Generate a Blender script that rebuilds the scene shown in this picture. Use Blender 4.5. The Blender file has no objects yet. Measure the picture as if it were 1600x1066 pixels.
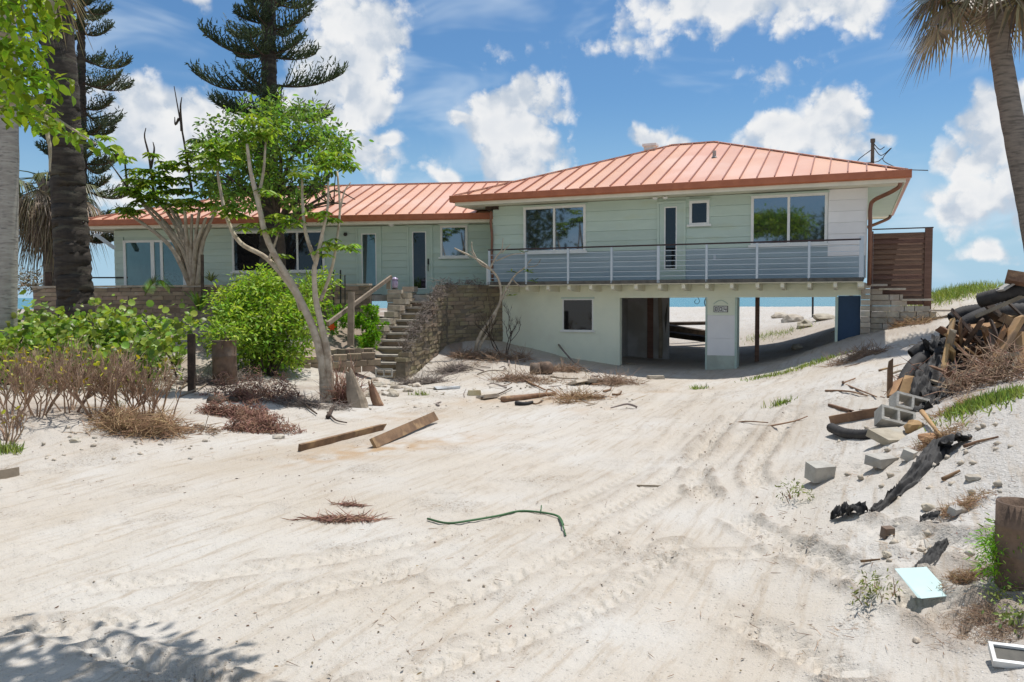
import bpy, math, random
import numpy as np
from mathutils import Vector, Matrix, noise as mn
random.seed(7); rng = np.random.default_rng(7)
S = bpy.context.scene
COL = S.collection
# ------------------------------------------------------------------ camera
FPX = 1290.0
PITCH = math.atan((533 - 461) / FPX)
ROLL = -math.radians(0.35)
EYE = Vector((0, 0, 2.3))
RC = Matrix.Rotation(math.pi / 2 - PITCH, 3, 'X') @ Matrix.Rotation(ROLL, 3, 'Z')
cam = bpy.data.cameras.new('camera'); cam.sensor_width = 36; cam.lens = FPX / 1600 * 36
cam.clip_start = 0.1; cam.clip_end = 20000
co = bpy.data.objects.new('camera', cam); COL.objects.link(co)
co.matrix_world = Matrix.Translation(EYE) @ RC.to_4x4()
S.camera = co
def ray(px, py): return RC @ Vector(((px - 800) / FPX, -(py - 533) / FPX, -1))
def at(px, py, Y):
    d = ray(px, py); return EYE + d * (Y / d.y)
def atz(px, py, z):
    d = ray(px, py); return EYE + d * ((z - EYE.z) / d.z)
# ------------------------------------------------------------------ sun, sky
SUNV = Vector((0.24, 0.22, 1.0)).normalized()
EL = math.asin(SUNV.z); AZ = math.atan2(SUNV.x, SUNV.y)
sun = bpy.data.lights.new('sun', 'SUN'); sun.energy = 4.4; sun.angle = math.radians(0.53); sun.color = (1, 0.965, 0.92)
so = bpy.data.objects.new('sun', sun); COL.objects.link(so)
so.rotation_euler = (-SUNV).to_track_quat('-Z', 'Y').to_euler()
S.view_settings.view_transform = 'Standard'; S.view_settings.look = 'None'
S.view_settings.exposure = 0.07; S.view_settings.gamma = 1; S.view_settings.use_curve_mapping = False
S.render.resolution_x = 1024; S.render.resolution_y = 682
try:
    S.cycles.max_bounces = 7; S.cycles.diffuse_bounces = 5; S.cycles.glossy_bounces = 3; S.cycles.transparent_max_bounces = 12; S.cycles.caustics_reflective = False; S.cycles.caustics_refractive = False
except Exception: pass
SKY = 0.117
def N(nt, t, **k):
    n = nt.nodes.new(t)
    for a, v in k.items():
        if a.startswith('i_'):
            s = n.inputs[int(a[2:])] if a[2:].isdigit() else n.inputs[a[2:].replace('_', ' ')]
            s.default_value = v
        else: setattr(n, a, v)
    return n
def MATH(nt, op, a, b=None, c=None, clamp=False):
    n = nt.nodes.new('ShaderNodeMath'); n.operation = op; n.use_clamp = clamp
    for i, x in enumerate((a, b, c)):
        if x is None: continue
        if isinstance(x, (int, float)): n.inputs[i].default_value = x
        else: nt.links.new(x, n.inputs[i])
    return n.outputs[0]
def VM(nt, op, a, b=None):
    n = nt.nodes.new('ShaderNodeVectorMath'); n.operation = op
    for i, x in enumerate((a, b)):
        if x is None: continue
        if isinstance(x, (tuple, list)): n.inputs[i].default_value = x
        else: nt.links.new(x, n.inputs[i])
    return n.outputs['Value'] if op in ('LENGTH', 'DOT_PRODUCT') else n.outputs[0]
def MIX(nt, f, a, b, kind='RGBA', blend='MIX'):
    n = nt.nodes.new('ShaderNodeMix'); n.data_type = kind
    if kind == 'RGBA': n.blend_type = blend
    ia, ib, out = (6, 7, 2) if kind == 'RGBA' else (2, 3, 0)
    for i, x in ((0, f), (ia, a), (ib, b)):
        if isinstance(x, (int, float)): n.inputs[i].default_value = x
        elif isinstance(x, (tuple, list)): n.inputs[i].default_value = tuple(x) + ((1,) if len(x) == 3 else ())
        else: nt.links.new(x, n.inputs[i])
    return n.outputs[out]
def RAMP(nt, f, lo, hi, smooth=True, to=(0, 1)):
    n = nt.nodes.new('ShaderNodeMapRange'); n.interpolation_type = 'SMOOTHSTEP' if smooth else 'LINEAR'
    if lo > hi: lo, hi, to = hi, lo, (to[1], to[0])
    n.inputs[1].default_value = lo; n.inputs[2].default_value = hi; n.inputs[3].default_value = to[0]; n.inputs[4].default_value = to[1]
    nt.links.new(f, n.inputs[0]); return n.outputs[0]
# cumulus clouds: (azimuth, elevation, half width, half height) in degrees, weight
CLOUDS = [(-10.22,17.13,3.56,2.16,1.00),(-10.89,15.16,3.55,2.36,1.00),(-12.79,13.89,2.94,2.38,1.00),(-10.28,13.59,2.59,1.88,1.00),(-8.59,13.17,1.51,1.09,0.90),(-12.41,12.11,3.41,1.63,0.90),(-23.28,11.47,3.04,2.15,1.00),(-24.61,9.85,3.50,2.82,1.00),(-20.83,11.84,2.35,1.56,0.90),(-21.64,10.04,3.12,2.62,1.00),(-19.70,10.75,2.65,2.64,0.90),(-24.14,6.97,3.02,2.11,0.60),(0.10,12.93,3.25,1.76,1.00),(-0.35,11.28,2.84,2.23,1.00),(0.74,9.81,3.08,2.26,1.00),(0.07,8.54,3.26,1.43,0.80),(-2.97,11.86,1.89,0.72,0.80),(21.00,11.79,2.79,1.97,1.00),(22.53,10.70,2.24,1.97,1.00),(18.70,10.39,2.88,1.49,1.00),(21.03,9.84,4.78,1.59,0.90),(24.92,10.26,1.73,0.62,0.80),(30.75,9.56,2.57,2.04,1.00),(29.64,8.01,2.42,2.09,1.00),(29.36,5.60,3.09,1.53,0.70),(28.36,4.71,2.05,1.14,0.70),(30.09,2.61,2.41,0.46,0.70),(32.25,6.51,3.31,2.93,0.90),(14.20,18.19,8.03,1.60,0.90),(19.76,17.91,6.05,1.85,0.90),(17.86,14.17,3.16,1.34,0.45),(-10.82,18.92,3.42,0.71,0.80),(-20.66,18.03,2.08,0.97,0.60),(-8.64,9.34,3.50,2.13,0.60),(-7.76,10.60,1.75,0.89,0.80),(-5.42,7.90,2.01,0.92,0.90),(10.50,10.42,1.94,1.00,0.90),(12.40,9.80,1.69,0.78,0.80),(-2.58,7.05,3.56,0.81,0.50),(-26.53,5.30,2.91,1.57,0.50),(6.64,16.21,5.18,0.84,0.30)]
def build_world():
    w = bpy.data.worlds.new('World'); S.world = w; w.use_nodes = True; nt = w.node_tree; nt.nodes.clear()
    sky = N(nt, 'ShaderNodeTexSky', sky_type='NISHITA', sun_disc=False, sun_elevation=EL, sun_rotation=AZ)
    sky.air_density = 1.0; sky.dust_density = 0.6; sky.ozone_density = 2.2; sky.altitude = 0
    tc = nt.nodes.new('ShaderNodeTexCoord'); s = nt.nodes.new('ShaderNodeSeparateXYZ'); nt.links.new(tc.outputs['Generated'], s.inputs[0])
    az = MATH(nt, 'ARCTAN2', s.outputs[0], s.outputs[1]); el = MATH(nt, 'ARCSINE', s.outputs[2])
    c = nt.nodes.new('ShaderNodeCombineXYZ'); nt.links.new(az, c.inputs[0]); nt.links.new(el, c.inputs[1]); P = c.outputs[0]
    wn = N(nt, 'ShaderNodeTexNoise', noise_dimensions='2D', i_Scale=9.0, i_Detail=2.0); nt.links.new(P, wn.inputs['Vector'])
    Q = VM(nt, 'ADD', P, VM(nt, 'MULTIPLY', VM(nt, 'SUBTRACT', wn.outputs['Color'], (.5, .5, .5)), (.10, .075, 0)))
    cur = None
    for a, e, ra, re, wt in CLOUDS:
        r = math.radians
        mp = nt.nodes.new('ShaderNodeMapping'); mp.vector_type = 'POINT'; nt.links.new(Q, mp.inputs[0])
        sx, sy = 1 / r(ra * 1.12), 1 / r(re * 1.12)
        mp.inputs['Location'].default_value = (-r(a) * sx, -r(e) * sy, 0); mp.inputs['Scale'].default_value = (sx, sy, 0)
        v = MATH(nt, 'MULTIPLY_ADD', VM(nt, 'LENGTH', mp.outputs[0]), -wt, wt)
        cur = v if cur is None else MATH(nt, 'MAXIMUM', cur, v)
    # same kind of cloud out of view, cover raised for whiter fill light
    bn = N(nt, 'ShaderNodeTexNoise', noise_dimensions='2D', i_Scale=3.2, i_Detail=1.0); nt.links.new(VM(nt, 'MULTIPLY', P, (1, 1.7, 0)), bn.inputs['Vector'])
    wid = MATH(nt, 'MAXIMUM', RAMP(nt, MATH(nt, 'ABSOLUTE', az), .62, .75), RAMP(nt, el, .36, .5))
    gen = MATH(nt, 'ADD', MATH(nt, 'MULTIPLY_ADD', bn.outputs[0], 4.0, -2.0), MATH(nt, 'MULTIPLY_ADD', wid, 3.0, -3.0))
    cur = MATH(nt, 'MAXIMUM', cur, MATH(nt, 'MINIMUM', gen, 0.8))
    def bil(v, d):
        n = N(nt, 'ShaderNodeTexNoise', noise_dimensions='2D', i_Scale=15.0, i_Detail=d, i_Roughness=.6); nt.links.new(v, n.inputs['Vector'])
        vo = N(nt, 'ShaderNodeTexVoronoi', voronoi_dimensions='2D', feature='F1', i_Scale=34.0, i_Detail=1.0, i_Roughness=.6); nt.links.new(VM(nt, 'ADD', v, VM(nt, 'MULTIPLY', n.outputs['Color'], (.06, .06, 0))), vo.inputs['Vector'])
        return MATH(nt, 'ADD', MATH(nt, 'MULTIPLY_ADD', n.outputs[0], 1.35, -.56), MATH(nt, 'MULTIPLY_ADD', vo.outputs['Distance'], -.30, .14))
    n0 = bil(P, 6.0); n1 = bil(VM(nt, 'ADD', P, (.010, .034, 0)), 2.0)
    f0 = MATH(nt, 'ADD', cur, n0)
    a = RAMP(nt, f0, .06, .56)
    lit = RAMP(nt, MATH(nt, 'SUBTRACT', n0, n1), -.32, .26)          # billows turned to the sun are brighter
    thick = RAMP(nt, f0, .45, 1.15)
    col = MIX(nt, lit, (4.3, 4.9, 5.7), (7.2, 7.25, 7.3))
    col = MIX(nt, MATH(nt, 'MULTIPLY', thick, .42), col, (4.9, 5.4, 6.1))
    ci = N(nt, 'ShaderNodeTexNoise', noise_dimensions='2D', i_Scale=5.0, i_Detail=4.0, i_Roughness=.6, i_Distortion=.4); nt.links.new(VM(nt, 'MULTIPLY', P, (1, 2.6, 0)), ci.inputs['Vector'])
    veil = MATH(nt, 'MULTIPLY', RAMP(nt, ci.outputs[0], .46, .80), .50)
    skyc = MIX(nt, 1.0, sky.outputs[0], (.50, .73, .89), blend='MULTIPLY')
    skyc = MIX(nt, RAMP(nt, el, .24, .0, True, (0, .9)), skyc, (3.4, 5.1, 6.5))
    base = MIX(nt, veil, skyc, (5.6, 6.5, 7.4))
    fin = MIX(nt, a, base, col)
    bg = nt.nodes.new('ShaderNodeBackground'); bg.inputs[1].default_value = SKY; nt.links.new(fin, bg.inputs[0])
    o = nt.nodes.new('ShaderNodeOutputWorld'); nt.links.new(bg.outputs[0], o.inputs[0])
    try: w.cycles.sampling_method = 'MANUAL'; w.cycles.sample_map_resolution = 256
    except Exception: pass
build_world()
# ------------------------------------------------------------------ materials
def mat(name, c1, c2=None, rough=.8, scale=3., detail=5., bump=0., bscale=None, spec=.3, rnd=0., stretch=(1, 1, 1), c3=None, s3=1., lo=.35, hi=.65, metal=0., island=0., trans=0., coords='world'):
    m = bpy.data.materials.new(name); m.use_nodes = True; nt = m.node_tree
    b = nt.nodes['Principled BSDF']; b.inputs['Roughness'].default_value = rough; b.inputs['Specular IOR Level'].default_value = spec; b.inputs['Metallic'].default_value = metal
    if coords == 'world': pos = nt.nodes.new('ShaderNodeNewGeometry').outputs['Position']
    else: pos = nt.nodes.new('ShaderNodeTexCoord').outputs['Object']
    v = VM(nt, 'MULTIPLY', pos, stretch)
    n = N(nt, 'ShaderNodeTexNoise', i_Scale=scale, i_Detail=detail, i_Roughness=.6); nt.links.new(v, n.inputs['Vector'])
    c2 = c2 or tuple(x * .8 for x in c1)
    col = MIX(nt, RAMP(nt, n.outputs[0], lo, hi), c1, c2)
    if c3:
        n3 = N(nt, 'ShaderNodeTexNoise', i_Scale=s3, i_Detail=6.); nt.links.new(v, n3.inputs['Vector'])
        col = MIX(nt, RAMP(nt, n3.outputs[0], .52, .68), col, c3)
    if rnd or island:
        if island: r = nt.nodes.new('ShaderNodeNewGeometry').outputs['Random Per Island']
        if rnd:
            ro = nt.nodes.new('ShaderNodeObjectInfo').outputs['Random']
            r = ro if not island else MATH(nt, 'FRACT', MATH(nt, 'ADD', r, ro))
        k = max(rnd, island)
        hs = nt.nodes.new('ShaderNodeHueSaturation'); nt.links.new(col, hs.inputs['Color'])
        nt.links.new(MATH(nt, 'MULTIPLY_ADD', r, 2 * k, 1 - k), hs.inputs['Value'])
        r2 = MATH(nt, 'FRACT', MATH(nt, 'MULTIPLY', r, 7.31))
        nt.links.new(MATH(nt, 'MULTIPLY_ADD', r2, .11 * k, .5 - .06 * k), hs.inputs['Hue'])
        col = hs.outputs[0]
    nt.links.new(col, b.inputs['Base Color'])
    if bump:
        n2 = N(nt, 'ShaderNodeTexNoise', i_Scale=bscale or scale * 6, i_Detail=6., i_Roughness=.65); nt.links.new(v, n2.inputs['Vector'])
        bp = nt.nodes.new('ShaderNodeBump'); bp.inputs['Strength'].default_value = bump; bp.inputs['Distance'].default_value = .02
        nt.links.new(n2.outputs[0], bp.inputs['Height']); nt.links.new(bp.outputs[0], b.inputs['Normal'])
    if trans:
        tr = nt.nodes.new('ShaderNodeBsdfTranslucent'); nt.links.new(MIX(nt, 1., col, (1.15, 1.2, .55), blend='MULTIPLY'), tr.inputs[0])
        mx = nt.nodes.new('ShaderNodeMixShader'); mx.inputs[0].default_value = trans
        nt.links.new(b.outputs[0], mx.inputs[1]); nt.links.new(tr.outputs[0], mx.inputs[2])
        nt.links.new(mx.outputs[0], nt.nodes['Material Output'].inputs[0])
    return m
M = {}
def leafmat(k, c1, c2, **kw):
    a = dict(rough=.5, scale=1.2, detail=2, island=.6, trans=.42, spec=.35, lo=.3, hi=.7); a.update(kw); M[k] = mat(k, c1, c2, **a)
M['siding'] = mat('siding_paint', (.545, .65, .565), (.515, .62, .54), .6, 1.1, rnd=.05, bump=.12, bscale=30, stretch=(1, 1, 4), c3=(.52, .61, .50), s3=1.2)
M['siding_blue'] = mat('blue_grey_siding', (.40, .49, .52), (.37, .455, .49), .55, 1.1, rnd=.05, bump=.12, bscale=30, stretch=(1, 1, 4))
M['siding_white'] = mat('primer_paint', (.88, .86, .84), (.84, .82, .80), .6, 1.5, rnd=.04, bump=.1, bscale=30)
M['stucco'] = mat('painted_block', (.82, .85, .69), (.77, .81, .66), .75, 1.2, bump=.3, bscale=22, c3=(.76, .78, .63), s3=1.2)
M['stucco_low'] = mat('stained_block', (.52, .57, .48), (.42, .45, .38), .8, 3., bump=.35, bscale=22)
M['trim'] = mat('white_trim', (.84, .84, .80), (.78, .78, .74), .5, 4., bump=.05)
M['cream'] = mat('cream_board', (.80, .77, .62), (.73, .70, .56), .6, 3., bump=.08, stretch=(1, 1, 1))
M['soffit'] = mat('green_soffit', (.64, .72, .64), (.60, .68, .61), .6, 2.)
M['roof'] = mat('coral_metal_roof', (.72, .41, .275), (.68, .37, .245), .40, .55, spec=.5, rnd=.07, c3=(.74, .46, .34), s3=.4)
M['roof_seam'] = mat('shaded_coral_seam', (.32, .125, .08), (.28, .11, .07), .45, 2., spec=.4)  # roof coral darkened, so the shading of the ribs sits in the colour
M['gutter'] = mat('copper_gutter', (.47, .15, .065), (.40, .12, .05), .4, 3., spec=.5)
M['copper'] = mat('copper_pipe', (.26, .11, .06), (.20, .085, .05), .45, 4., spec=.5)
M['rail'] = mat('grey_rail', (.56, .62, .66), (.52, .58, .62), .45, 5., spec=.4)
M['darkrail'] = mat('dark_handrail', (.055, .03, .03), (.04, .02, .02), .4, 5.)
M['deck'] = mat('deck_edge', (.09, .085, .075), (.14, .13, .11), .8, 6.)
M['concrete'] = mat('grey_concrete', (.42, .40, .37), (.33, .31, .28), .9, 3., bump=.5, bscale=25)
M['block'] = mat('concrete_block', (.46, .44, .39), (.36, .34, .30), .9, 7., bump=.5, bscale=40, rnd=.1)
M['brick'] = mat('weathered_brick', (.34, .265, .19), (.25, .195, .14), .9, 4., bump=.6, bscale=30, rnd=.28, c3=(.33, .27, .20), s3=2.)
M['mortar'] = mat('mortar', (.20, .17, .13), (.14, .12, .09), .95, 6., bump=.5)
M['stone'] = mat('pale_stone', (.52, .455, .36), (.39, .335, .26), .9, 4., bump=.6, bscale=22, rnd=.18, c3=(.50, .47, .41), s3=2.)
M['step'] = mat('stone_tread', (.40, .37, .32), (.30, .27, .23), .9, 5., bump=.5, bscale=25, rnd=.12)
M['brownwood'] = mat('stained_timber', (.25, .145, .10), (.19, .105, .072), .6, 3., rnd=.16, bump=.25, bscale=18, stretch=(1, 1, 8))
M['greywood'] = mat('weathered_timber', (.33, .27, .20), (.22, .18, .13), .9, 4., bump=.4, bscale=20, rnd=.15)
M['rawwood'] = mat('raw_timber', (.47, .30, .145), (.36, .215, .10), .8, 2., bump=.3, bscale=22, rnd=.2, stretch=(1, 1, 1), c3=(.30, .20, .12), s3=2.5)
M['brownplank'] = mat('brown_plank', (.24, .145, .085), (.15, .09, .055), .85, 4., bump=.4, bscale=22, rnd=.15, c3=(.34, .22, .12), s3=3.)
M['burnt'] = mat('dark_driftwood', (.10, .07, .05), (.055, .04, .03), .9, 5., bump=.5, bscale=24, rnd=.2)
M['pipe'] = mat('black_drain_pipe', (.028, .026, .026), (.05, .046, .043), .8, 6., bump=.2, spec=.4)
M['fabric'] = mat('black_sheeting', (.022, .021, .021), (.05, .047, .044), .75, 5., bump=.4, bscale=14, spec=.4)
M['rust'] = mat('rusted_steel', (.20, .135, .095), (.11, .075, .055), .85, 6., bump=.5, bscale=30, c3=(.17, .13, .10), s3=4.)
M['bluepaint'] = mat('blue_door_paint', (.030, .065, .125), (.025, .055, .105), .55, 2., bump=.05)
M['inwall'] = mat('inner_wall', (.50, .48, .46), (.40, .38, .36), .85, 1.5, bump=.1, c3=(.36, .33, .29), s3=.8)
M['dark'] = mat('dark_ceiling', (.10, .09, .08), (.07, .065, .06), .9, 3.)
M['interior'] = mat('dim_room', (.12, .12, .12), (.09, .09, .09), .9, 2.)
M['bark_pale'] = mat('pale_bark', (.56, .48, .37), (.42, .345, .255), .9, 6., bump=.5, bscale=30, c3=(.33, .26, .19), s3=4.)
M['bark_pine'] = mat('pine_bark', (.075, .062, .050), (.045, .038, .032), .95, 3., bump=1., bscale=14, stretch=(1, 1, 5), c3=(.11, .10, .075), s3=1.2)
M['bark_palm'] = mat('palm_bark', (.27, .225, .185), (.185, .155, .13), .95, 3., bump=.8, bscale=10, stretch=(1, 1, 6), c3=(.14, .12, .10), s3=3.)
M['bark_palm_pale'] = mat('pale_palm_bark', (.42, .39, .34), (.32, .29, .25), .95, 3., bump=.6, bscale=10, stretch=(1, 1, 5), c3=(.22, .20, .18), s3=5.)
M['bark_dark'] = mat('dark_bark', (.10, .075, .055), (.06, .045, .035), .95, 5., bump=.6)
M['twig'] = mat('dead_twig', (.40, .28, .19), (.27, .18, .12), .9, 5., island=.25)
M['twig_grey'] = mat('grey_dead_vine', (.30, .25, .215), (.21, .175, .15), .95, 5., island=.25)
M['redbrush'] = mat('red_brown_brush', (.36, .21, .145), (.25, .14, .10), .95, 3., island=.4)
M['straw'] = mat('dry_straw', (.46, .31, .175), (.32, .205, .115), .95, 3., island=.35)
M['pine_leaf'] = mat('pine_needles', (.055, .085, .048), (.085, .12, .06), .7, 1.5, island=.45, trans=.08)
leafmat('leaf_lime', (.30, .42, .03), (.19, .32, .028), trans=.5, rnd=.45)
leafmat('leaf_mid', (.15, .27, .045), (.21, .33, .055))
leafmat('leaf_umbrella', (.26, .37, .04), (.16, .28, .035), trans=.45)
leafmat('leaf_grape', (.20, .31, .045), (.29, .38, .07), rnd=.5, rough=.4)
leafmat('leaf_shrub', (.24, .38, .045), (.34, .48, .06))
leafmat('leaf_fern', (.25, .48, .03), (.12, .28, .012), trans=.4)
leafmat('leaf_grass', (.22, .31, .07), (.31, .36, .11), trans=.3)
leafmat('leaf_palm', (.11, .135, .055), (.17, .175, .085), trans=.25)
leafmat('leaf_deadpalm', (.27, .215, .14), (.19, .15, .10), trans=.2)
leafmat('leaf_weed', (.17, .22, .07), (.24, .26, .10))
leafmat('leaf_litter', (.20, .12, .06), (.09, .06, .035), trans=0)
leafmat('leaf_yellow', (.50, .42, .02), (.35, .36, .02))
leafmat('leaf_back', (.04, .065, .02), (.06, .09, .03))
M['petal'] = mat('orange_petal', (.75, .13, .02), (.6, .08, .01), .6)
M['lavender'] = mat('lavender_glass', (.50, .42, .58), (.44, .36, .52), .25, spec=.6)
M['white'] = mat('white_plastic', (.72, .73, .72), (.62, .63, .62), .4, 3., c3=(.45, .43, .40), s3=3.)
M['paleglass'] = mat('pale_aqua_sheet', (.60, .76, .74), (.55, .72, .70), .2, spec=.6)
M['vine'] = mat('green_vine', (.06, .15, .06), (.045, .10, .04), .6)
M['foam'] = mat('pale_foam', (.62, .54, .34), (.52, .42, .24), .9, 5., bump=.4)
def pane_mat(name, tint, rough=.03, base=(.012, .014, .016), k=.3):
    m = bpy.data.materials.new(name); m.use_nodes = True; nt = m.node_tree; nt.nodes.clear()
    d = nt.nodes.new('ShaderNodeBsdfDiffuse'); d.inputs[0].default_value = base + (1,)
    g = nt.nodes.new('ShaderNodeBsdfGlossy'); g.inputs[0].default_value = tint + (1,); g.inputs[1].default_value = rough
    n = N(nt, 'ShaderNodeTexNoise', i_Scale=.8, i_Detail=1.); nt.links.new(nt.nodes.new('ShaderNodeNewGeometry').outputs['Position'], n.inputs['Vector'])
    bp = nt.nodes.new('ShaderNodeBump'); bp.inputs['Strength'].default_value = .04; bp.inputs['Distance'].default_value = .05
    nt.links.new(n.outputs[0], bp.inputs['Height']); nt.links.new(bp.outputs[0], g.inputs['Normal'])
    mx = nt.nodes.new('ShaderNodeMixShader'); mx.inputs[0].default_value = k
    nt.links.new(d.outputs[0], mx.inputs[1]); nt.links.new(g.outputs[0], mx.inputs[2])
    o = nt.nodes.new('ShaderNodeOutputMaterial'); nt.links.new(mx.outputs[0], o.inputs[0]); return m
M['pane'] = pane_mat('dark_window_glass', (.85, .9, 1.), base=(.02, .022, .025), k=.26)
M['pane_dim'] = pane_mat('dim_window_glass', (.3, .33, .36), base=(.014, .014, .015), k=.13)
def clear_mat(name, tint, gl=.12):
    m = bpy.data.materials.new(name); m.use_nodes = True; nt = m.node_tree; nt.nodes.clear()
    t = nt.nodes.new('ShaderNodeBsdfTransparent'); t.inputs[0].default_value = tint + (1,)
    g = nt.nodes.new('ShaderNodeBsdfGlossy'); g.inputs[1].default_value = .02
    mx = nt.nodes.new('ShaderNodeMixShader'); mx.inputs[0].default_value = gl
    nt.links.new(t.outputs[0], mx.inputs[1]); nt.links.new(g.outputs[0], mx.inputs[2])
    o = nt.nodes.new('ShaderNodeOutputMaterial'); nt.links.new(mx.outputs[0], o.inputs[0]); return m
M['clear'] = clear_mat('tinted_clear_glass', (.72, .95, .96), .10)
# ------------------------------------------------------------------ mesh tools
class MB:
    def __init__(s): s.v = []; s.f = []
    def add(s, vs, fs):
        o = len(s.v); s.v += [tuple(p) for p in vs]; s.f += [tuple(i + o for i in q) for q in fs]; return s
    def box(s, x0, x1, y0, y1, z0, z1):
        return s.add([(x0, y0, z0), (x1, y0, z0), (x1, y1, z0), (x0, y1, z0), (x0, y0, z1), (x1, y0, z1), (x1, y1, z1), (x0, y1, z1)],
                     [(3, 2, 1, 0), (4, 5, 6, 7), (0, 1, 5, 4), (1, 2, 6, 5), (2, 3, 7, 6), (3, 0, 4, 7)])
    def prism(s, poly, d):
        n = len(poly); d = Vector(d); a = [Vector(p) for p in poly]
        return s.add(a + [p + d for p in a], [tuple(range(n - 1, -1, -1)), tuple(range(n, 2 * n))] + [(i, (i + 1) % n, n + (i + 1) % n, n + i) for i in range(n)])
    def bar(s, a, b, w, h, up=(0, 0, 1), tw=0.):
        a = Vector(a); b = Vector(b); t = (b - a).normalized(); up = Vector(up)
        if abs(t.dot(up)) > .97: up = Vector((0, 1, 0))
        x = t.cross(up).normalized(); y = x.cross(t)
        if tw: q = Matrix.Rotation(tw, 3, t); x = q @ x; y = q @ y
        p = []
        for c in (a, b): p += [c - x * w / 2 - y * h / 2, c + x * w / 2 - y * h / 2, c + x * w / 2 + y * h / 2, c - x * w / 2 + y * h / 2]
        return s.add(p, [(0, 1, 2, 3), (7, 6, 5, 4), (1, 0, 4, 5), (2, 1, 5, 6), (3, 2, 6, 7), (0, 3, 7, 4)])
    def tube(s, pts, rad, n=8, cap=True, jit=0., ell=1.):
        pts = [Vector(p) for p in pts]; k = len(pts)
        if not isinstance(rad, (list, tuple)): rad = [rad] * k
        rings = []; ref = None
        for i, p in enumerate(pts):
            t = (pts[min(i + 1, k - 1)] - pts[max(i - 1, 0)]).normalized()
            if ref is None: ref = Vector((1, 0, 0)) if abs(t.x) < .8 else Vector((0, 1, 0))
            x = (ref - t * ref.dot(t)).normalized(); y = t.cross(x); ref = x
            rings.append([p + (x * math.cos(2 * math.pi * j / n) + y * ell * math.sin(2 * math.pi * j / n)) * rad[i] * (1 + jit * (random.random() - .5)) for j in range(n)])
        fs = [(i * n + j, i * n + (j + 1) % n, (i + 1) * n + (j + 1) % n, (i + 1) * n + j) for i in range(k - 1) for j in range(n)]
        if cap: fs += [tuple(range(n - 1, -1, -1)), tuple(range((k - 1) * n, k * n))]
        return s.add([q for r in rings for q in r], fs)
    def lathe(s, prof, n=16, c=(0, 0, 0)):
        c = Vector(c); k = len(prof)
        vs = [c + Vector((r * math.cos(2 * math.pi * j / n), r * math.sin(2 * math.pi * j / n), z)) for r, z in prof for j in range(n)]
        fs = [(i * n + j, i * n + (j + 1) % n, (i + 1) * n + (j + 1) % n, (i + 1) * n + j) for i in range(k - 1) for j in range(n)]
        return s.add(vs, fs + [tuple(range(n - 1, -1, -1)), tuple(range((k - 1) * n, k * n))])
    def xf(s, m):
        s.v = [tuple(m @ Vector(p)) for p in s.v]; return s
    def mesh(s, name):
        me = bpy.data.meshes.new(name); me.from_pydata(s.v, [], s.f); me.update(); return me
def curve(pts, k=6):
    p = [Vector(q) for q in pts]; p = [p[0] * 2 - p[1]] + p + [p[-1] * 2 - p[-2]]; o = []
    for i in range(1, len(p) - 2):
        for j in range(k):
            t = j / k; a, b, c, d = p[i - 1:i + 3]
            o.append(.5 * ((2 * b) + (c - a) * t + (2 * a - 5 * b + 4 * c - d) * t * t + (3 * b - a - 3 * c + d) * t ** 3))
    return o + [p[-2]]
def lerp(a, b, n): return [a + (b - a) * i / (n - 1) for i in range(n)]
def npmesh(name, v, f):
    v = np.asarray(v, np.float32); f = np.asarray(f, np.int32); me = bpy.data.meshes.new(name); k = f.shape[1]
    me.vertices.add(len(v)); me.vertices.foreach_set('co', v.ravel())
    me.loops.add(f.size); me.loops.foreach_set('vertex_index', f.ravel())
    me.polygons.add(len(f)); me.polygons.foreach_set('loop_start', np.arange(0, f.size, k, dtype=np.int32)); me.polygons.foreach_set('loop_total', np.full(len(f), k, np.int32))
    me.update(calc_edges=True); return me
def mk(name, data, m=None, parent=None, mw=None, smooth=False, **props):
    me = data.mesh(name) if isinstance(data, MB) else data
    o = bpy.data.objects.new(name, me); COL.objects.link(o)
    if me is not None:
        if m is not None and not me.materials: me.materials.append(M[m] if isinstance(m, str) else m)
        if smooth: me.polygons.foreach_set('use_smooth', [True] * len(me.polygons))
    if parent: o.parent = parent
    if mw is not None: o.matrix_basis = mw
    for k, v in props.items(): o[k] = v
    return o
def thing(name, label, cat, loc=(0, 0, 0), rotz=0, group=None):
    o = mk(name, None, None, None, Matrix.Translation(Vector(loc)) @ Matrix.Rotation(rotz, 4, 'Z'), label=label, category=cat)
    if group: o['group'] = group
    return o
def local(o): return o.matrix_basis.inverted()
def part(name, mb, m, root, smooth=False, **k):          # mesh given in world space, stored in the thing's space
    inv = local(root)
    if isinstance(mb, MB): mb.xf(inv)
    else: mb.transform(inv)
    return mk(name, mb, m, root, None, smooth, **k)
def solo(name, mb, m, label, cat, group=None, smooth=False, base=None):
    c = Vector(base) if base is not None else sum((Vector(p) for p in mb.v), Vector()) / len(mb.v)
    mb.xf(Matrix.Translation(-c)); o = mk(name, mb, m, None, Matrix.Translation(c), smooth, label=label, category=cat)
    if group: o['group'] = group
    return o
def unit(a): return a / np.maximum(np.linalg.norm(a, axis=-1, keepdims=True), 1e-9)
def frames(t, n):                       # columns: along, across, normal
    t = unit(t); b = unit(np.cross(n, t)); n = np.cross(t, b); return np.stack([t, b, n], axis=-1)
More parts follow.
